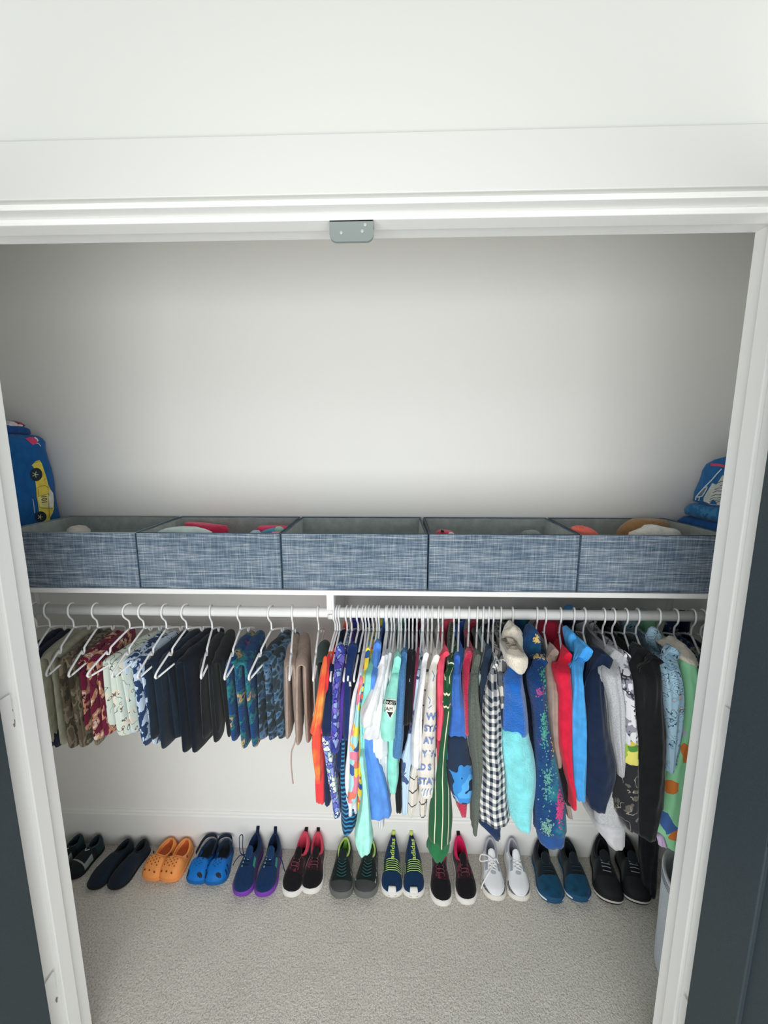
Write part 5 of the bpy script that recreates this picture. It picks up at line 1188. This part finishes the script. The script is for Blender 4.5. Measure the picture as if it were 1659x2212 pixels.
# 7 black and grey trainers with lime lining
pair('trainer_shoe', 'black and grey trainer with lime green lining under the mint shirt', [(736, 1941), (786, 1940)], [(748, 1802), (800, 1801)],
     dict(heel_z=0.076, sole=plain('#6a6d6b', 0.5, 0.3, 60, 0.2), sole_h=0.026, sole_out=0.025, W=0.086, cls=lambda s, u, sd: 'toe_cap' if s > 0.80 else ('side_panel' if u < 0.5 else 'upper'),
          mats=dict(upper=fabric('#182322'), toe_cap=plain('#3e3f40', 0.7, 0.4, 80, 0.3), side_panel=blotch('trainer_side', [(0, '#202826'), (0.52, '#2c3532'), (0.6, '#b9bfb4'), (0.66, '#30382f')], 60, 3), lining=fabric('#7cc04a'), insole=fabric('#3f8a2a')), rim=fabric('#b9dc7a'), rim_r=0.0042, tongue=fabric('#1c2a28'),
          lace=fabric('#2b5a60'), lace_r=0.0015, laces=rows_laces(0.48, 0.72, 6, 0.42, 0.035), dots=[('tongue_bar', plain('#8fd6b0', 0.6), 0.43, x, 0.012, 0.09) for x in (-0.28, 0.0, 0.28)]), GRP)
# 8 navy sock-style shoes with lime lettering
LIME = plain('#cfe86a', 0.7)
res = pair('sock_sneaker', 'navy slip-on sneaker with lime lettering and lime stripes', [(847, 1938), (894, 1940)], [(850, 1793), (888, 1794)],
     dict(sole=WSOLE, sole_h=0.022, sole_out=0.028, W=0.080, top=[(0, 0.088), (0.03, 0.096), (0.10, 0.094), (0.2, 0.088), (0.30, 0.080), (0.42, 0.072), (0.52, 0.064), (0.64, 0.055), (0.78, 0.046), (0.9, 0.038), (1, 0.026)], hz=0.09, open=(0.012, 0.075), ow=0.5,
          hw=[(0, 0.0), (0.012, 0.22), (0.05, 0.36), (0.12, 0.54), (0.2, 0.68), (0.32, 0.80), (0.42, 0.86), (0.52, 0.90), (0.62, 0.92), (0.74, 1.0), (0.84, 0.96), (0.91, 0.82), (0.96, 0.58), (0.985, 0.36), (1.0, 0.0)],
          cls=lambda s, u, sd: 'stripe_band' if 0.46 < s < 0.66 else 'upper', mats=dict(upper=KNIT('#143257'), stripe_band=fabric('#12332f'), lining=fabric('#101c30')), tab=LIME, tabdim=(0.006, 0.0022, 0.018),
          lace=plain('#c4e090', 0.7), lace_r=0.0012, laces=[[(0.47+0.036*k+0.008*math.sin(k), -0.92), (0.475+0.036*k, -0.4), (0.478+0.036*k, 0.1), (0.474+0.036*k, 0.5), (0.47+0.036*k-0.008*math.sin(k), 0.92)] for k in range(6)]), GRP)
for t, drop, world, hw, bv in res:
    V, Fc = text_mesh('adidas', 1.0, 0.02); xs = max(p.x for p in V)
    vv = []
    for p in V:
        s = 0.49-p.x/xs*0.37; x = 0.0085-p.y/0.75*0.017
        vv.append(drop(s, x, 0.0016))
    mk('lettering', vv, Fc, LIME, t, smooth=False)
    rr = [[world(s_, 0.015*x_*k_, z_) for x_ in (-1, -0.6, 0, 0.6, 1)] for s_, z_, k_ in ((0.925, 0.0415, 0.85), (0.955, 0.0385, 0.95), (0.985, 0.033, 1.0), (1.012, 0.020, 1.05))]
    mk('toe_bumper', *loft_vf([r+[p-Vector((0, 0, 0.004)) for p in reversed(r)] for r in rr]), WSOLE, t)
# 9
pair('running_shoe', 'black runner with bright magenta collar beneath the green striped shirt', [(955, 1957), (1011, 1954)], [(950, 1799), (990, 1799)], bred('#d81e5b'), GRP)
# 10 white sneakers
ELE = cells('elephant_print', '#8f8d90', ['#4c4a50', '#8f8d90', '#6d6b70'], 130, 0.3, '#3c3b42', 0.08)
res = pair('white_sneaker', 'white leather sneaker with grey panels and speckled toe bumper', [(1071, 1945), (1124, 1946)], [(1059, 1806), (1104, 1806)],
     dict(heel_z=0.096, sole=plain('#ebe7df', 0.6), sole_h=0.022, sole_out=0.03, W=0.082, hk=1.1, cls=lambda s, u, sd: 'toe_bumper' if s > 0.74 and u < 0.34 else ('lace_panel' if 0.44 < s < 0.62 and 0.6 < u < 0.92 else ('collar_panel' if s < 0.22 and u > 0.5 else 'upper')),
          mats=dict(upper=plain('#e9ebef', 0.5, 0.1, 90), toe_bumper=ELE, lace_panel=plain('#9aa3b0', 0.6), collar_panel=fabric('#a9abb8'), lining=fabric('#8d8f9a')), rim=fabric('#b9bac6'), rim_r=0.0045, tongue=plain('#eef0f4', 0.5), tongue_h=0.024,
          lace=fabric('#f1f1f2'), lace_r=0.0024, lace_off=0.0035, laces=[[(0.47, -0.45), (0.51, 0), (0.55, 0.42)], [(0.47, 0.45), (0.51, 0), (0.55, -0.42)], [(0.54, -0.42), (0.58, 0), (0.62, 0.38)], [(0.54, 0.42), (0.58, 0), (0.62, -0.38)], [(0.60, -0.38), (0.64, 0.0), (0.645, 0.3)]], dots=[('toe_panel', plain('#aab4bc', 0.7), 0.68, 0.0, 0.03, 0.26)]), GRP)
t, drop, world, hw, bv = res[0]
LW = fabric('#f1f1f2')
for pts in ([drop(0.50, 0.1*hw(0.5), 0.006), world(0.46, -0.5*hw(0.5), 0.090), world(0.40, -1.2*hw(0.5), 0.080), world(0.46, -1.3*hw(0.5), 0.062), world(0.50, -0.5*hw(0.5), 0.078)],
            [drop(0.50, 0.1*hw(0.5), 0.006), drop(0.62, -0.1*hw(0.6), 0.005), drop(0.72, -0.55*hw(0.7), 0.004), world(0.80, -1.0*hw(0.8), 0.035), world(0.86, -1.25*hw(0.8), 0.02)],
            [drop(0.50, 0.1*hw(0.5), 0.006), drop(0.47, 0.5*hw(0.47), 0.008), drop(0.52, 0.7*hw(0.5), 0.006)]):
    mk('loose_lace', *tube_vf(smooth_path(pts, 5), 0.0024, 6), LW, t)
# 11 black and teal trainers
pair('trainer_shoe', 'black and deep teal trainer with white sole line under the galaxy fleece', [(1199, 1952), (1255, 1949)], [(1166, 1806), (1222, 1808)],
     dict(sole=plain('#1d4f74', 0.6), sole2=plain('#dfe6ea', 0.6), sole_h=0.026, sole_out=0.02, W=0.088, hk=1.12, heel_z=0.098, cls=lambda s, u, sd: 'toe_cap' if s > 0.66 else 'upper',
          mats=dict(upper=fabric('#16242c'), toe_cap=blotch('teal_toe', [(0, '#123a55'), (0.45, '#154866'), (0.7, '#133449')], 30, 2, 'LINEAR'), lining=fabric('#15191c')), rim=fabric('#14191d'), rim_r=0.005, tongue=fabric('#18222a'),
          lace=fabric('#22343c'), lace_r=0.0014, laces=rows_laces(0.50, 0.68, 4, 0.4), dots=[('tongue_logo', plain('#cfd8d8', 0.6), 0.45, 0.0, 0.012, 0.28), ('tongue_logo', plain('#cfd8d8', 0.6), 0.475, 0.05, 0.008, 0.18)]), GRP)
# 12 black boots
pair('black_boot_shoe', 'black lace-up outdoor shoe with a white sole edge beside the hamper', [(1322, 1953), (1381, 1954)], [(1292, 1792), (1346, 1798)],
     dict(sole=plain('#1a1c1e', 0.7), sole2=plain('#cfcac4', 0.6), sole_h=0.026, sole_out=0.015, W=0.092, hk=1.25, heel_z=0.118, cls=lambda s, u, sd: 'toe_cap' if s > 0.70 else 'upper',
          mats=dict(upper=fabric('#15191c'), toe_cap=plain('#1b1f22', 0.75, 0.3, 90), lining=fabric('#0e1012')), rim=fabric('#121518'), rim_r=0.006, tongue=fabric('#1b2226'), tongue_h=0.022, tab=fabric('#121417'),
          lace=plain('#8a9296', 0.8), lace_r=0.0014, laces=[[(0.48, -0.4), (0.53, 0.0), (0.48, 0.4)], [(0.53, -0.4), (0.535, 0.0), (0.53, 0.38)], [(0.585, -0.38), (0.58, 0.0), (0.585, 0.38)], [(0.64, -0.34), (0.645, 0.0), (0.64, 0.34)]]), GRP)

# ================================================================== HAMPER
hm = thing('laundry_hamper', 'pale grey round fabric laundry hamper behind the right door frame', 'hamper', (0.965, 1.0, 0.0))
HC = Vector((0.957, 0.985, 0)); HR = 0.126; HH = 0.345
HMAT = fabric('#cbd4de', heather=0.03)
def circ(r, z, n=48, wob=0.0): return [HC+Vector((r*math.cos(a)*(1+wob*math.sin(3*a)), r*math.sin(a)*(1+wob*math.sin(2*a)), z)) for a in [2*PI*k/n for k in range(n)]]
mk('basket_wall', *loft_vf([circ(HR*0.97, 0.001)]+[circ(HR*lerp(0.985, 1.03, k/10), 0.006+(HH-0.01)*k/10, wob=0.006*math.sin(k)) for k in range(11)]+[circ(HR*1.03, HH), circ(HR*0.985, HH), circ(HR*0.95, HH-0.03), circ(HR*0.93, 0.02)]), HMAT, hm)
mk('rim_band', *tube_vf(circ(HR*1.012, HH+0.001), 0.005, 8, closed=True), fabric('#dde4ea'), hm)
for k in range(3): mk('stitch_line', *tube_vf(circ(HR*1.036, HH-0.012-0.008*k), 0.0012, 5, closed=True), fabric('#aebac6'), hm)
dk = []
for i, (r, z) in enumerate(((0.085, 0.20), (0.088, 0.27), (0.080, 0.30), (0.055, 0.325), (0.02, 0.335))):
    dk.append([HC+Vector((r*math.cos(a)*(1+0.1*math.sin(3*a+i)), r*math.sin(a)*(1+0.1*math.sin(2*a+i)), z+0.008*math.sin(3*a+i))) for a in [2*PI*k/24 for k in range(24)]])
tag(mk('laundry_bundle', *loft_vf(dk), fabric('#141f33'), origin=(HC.x, HC.y, 0.20)), 'dark navy crumpled garment stuffed in the hamper', 'clothes')
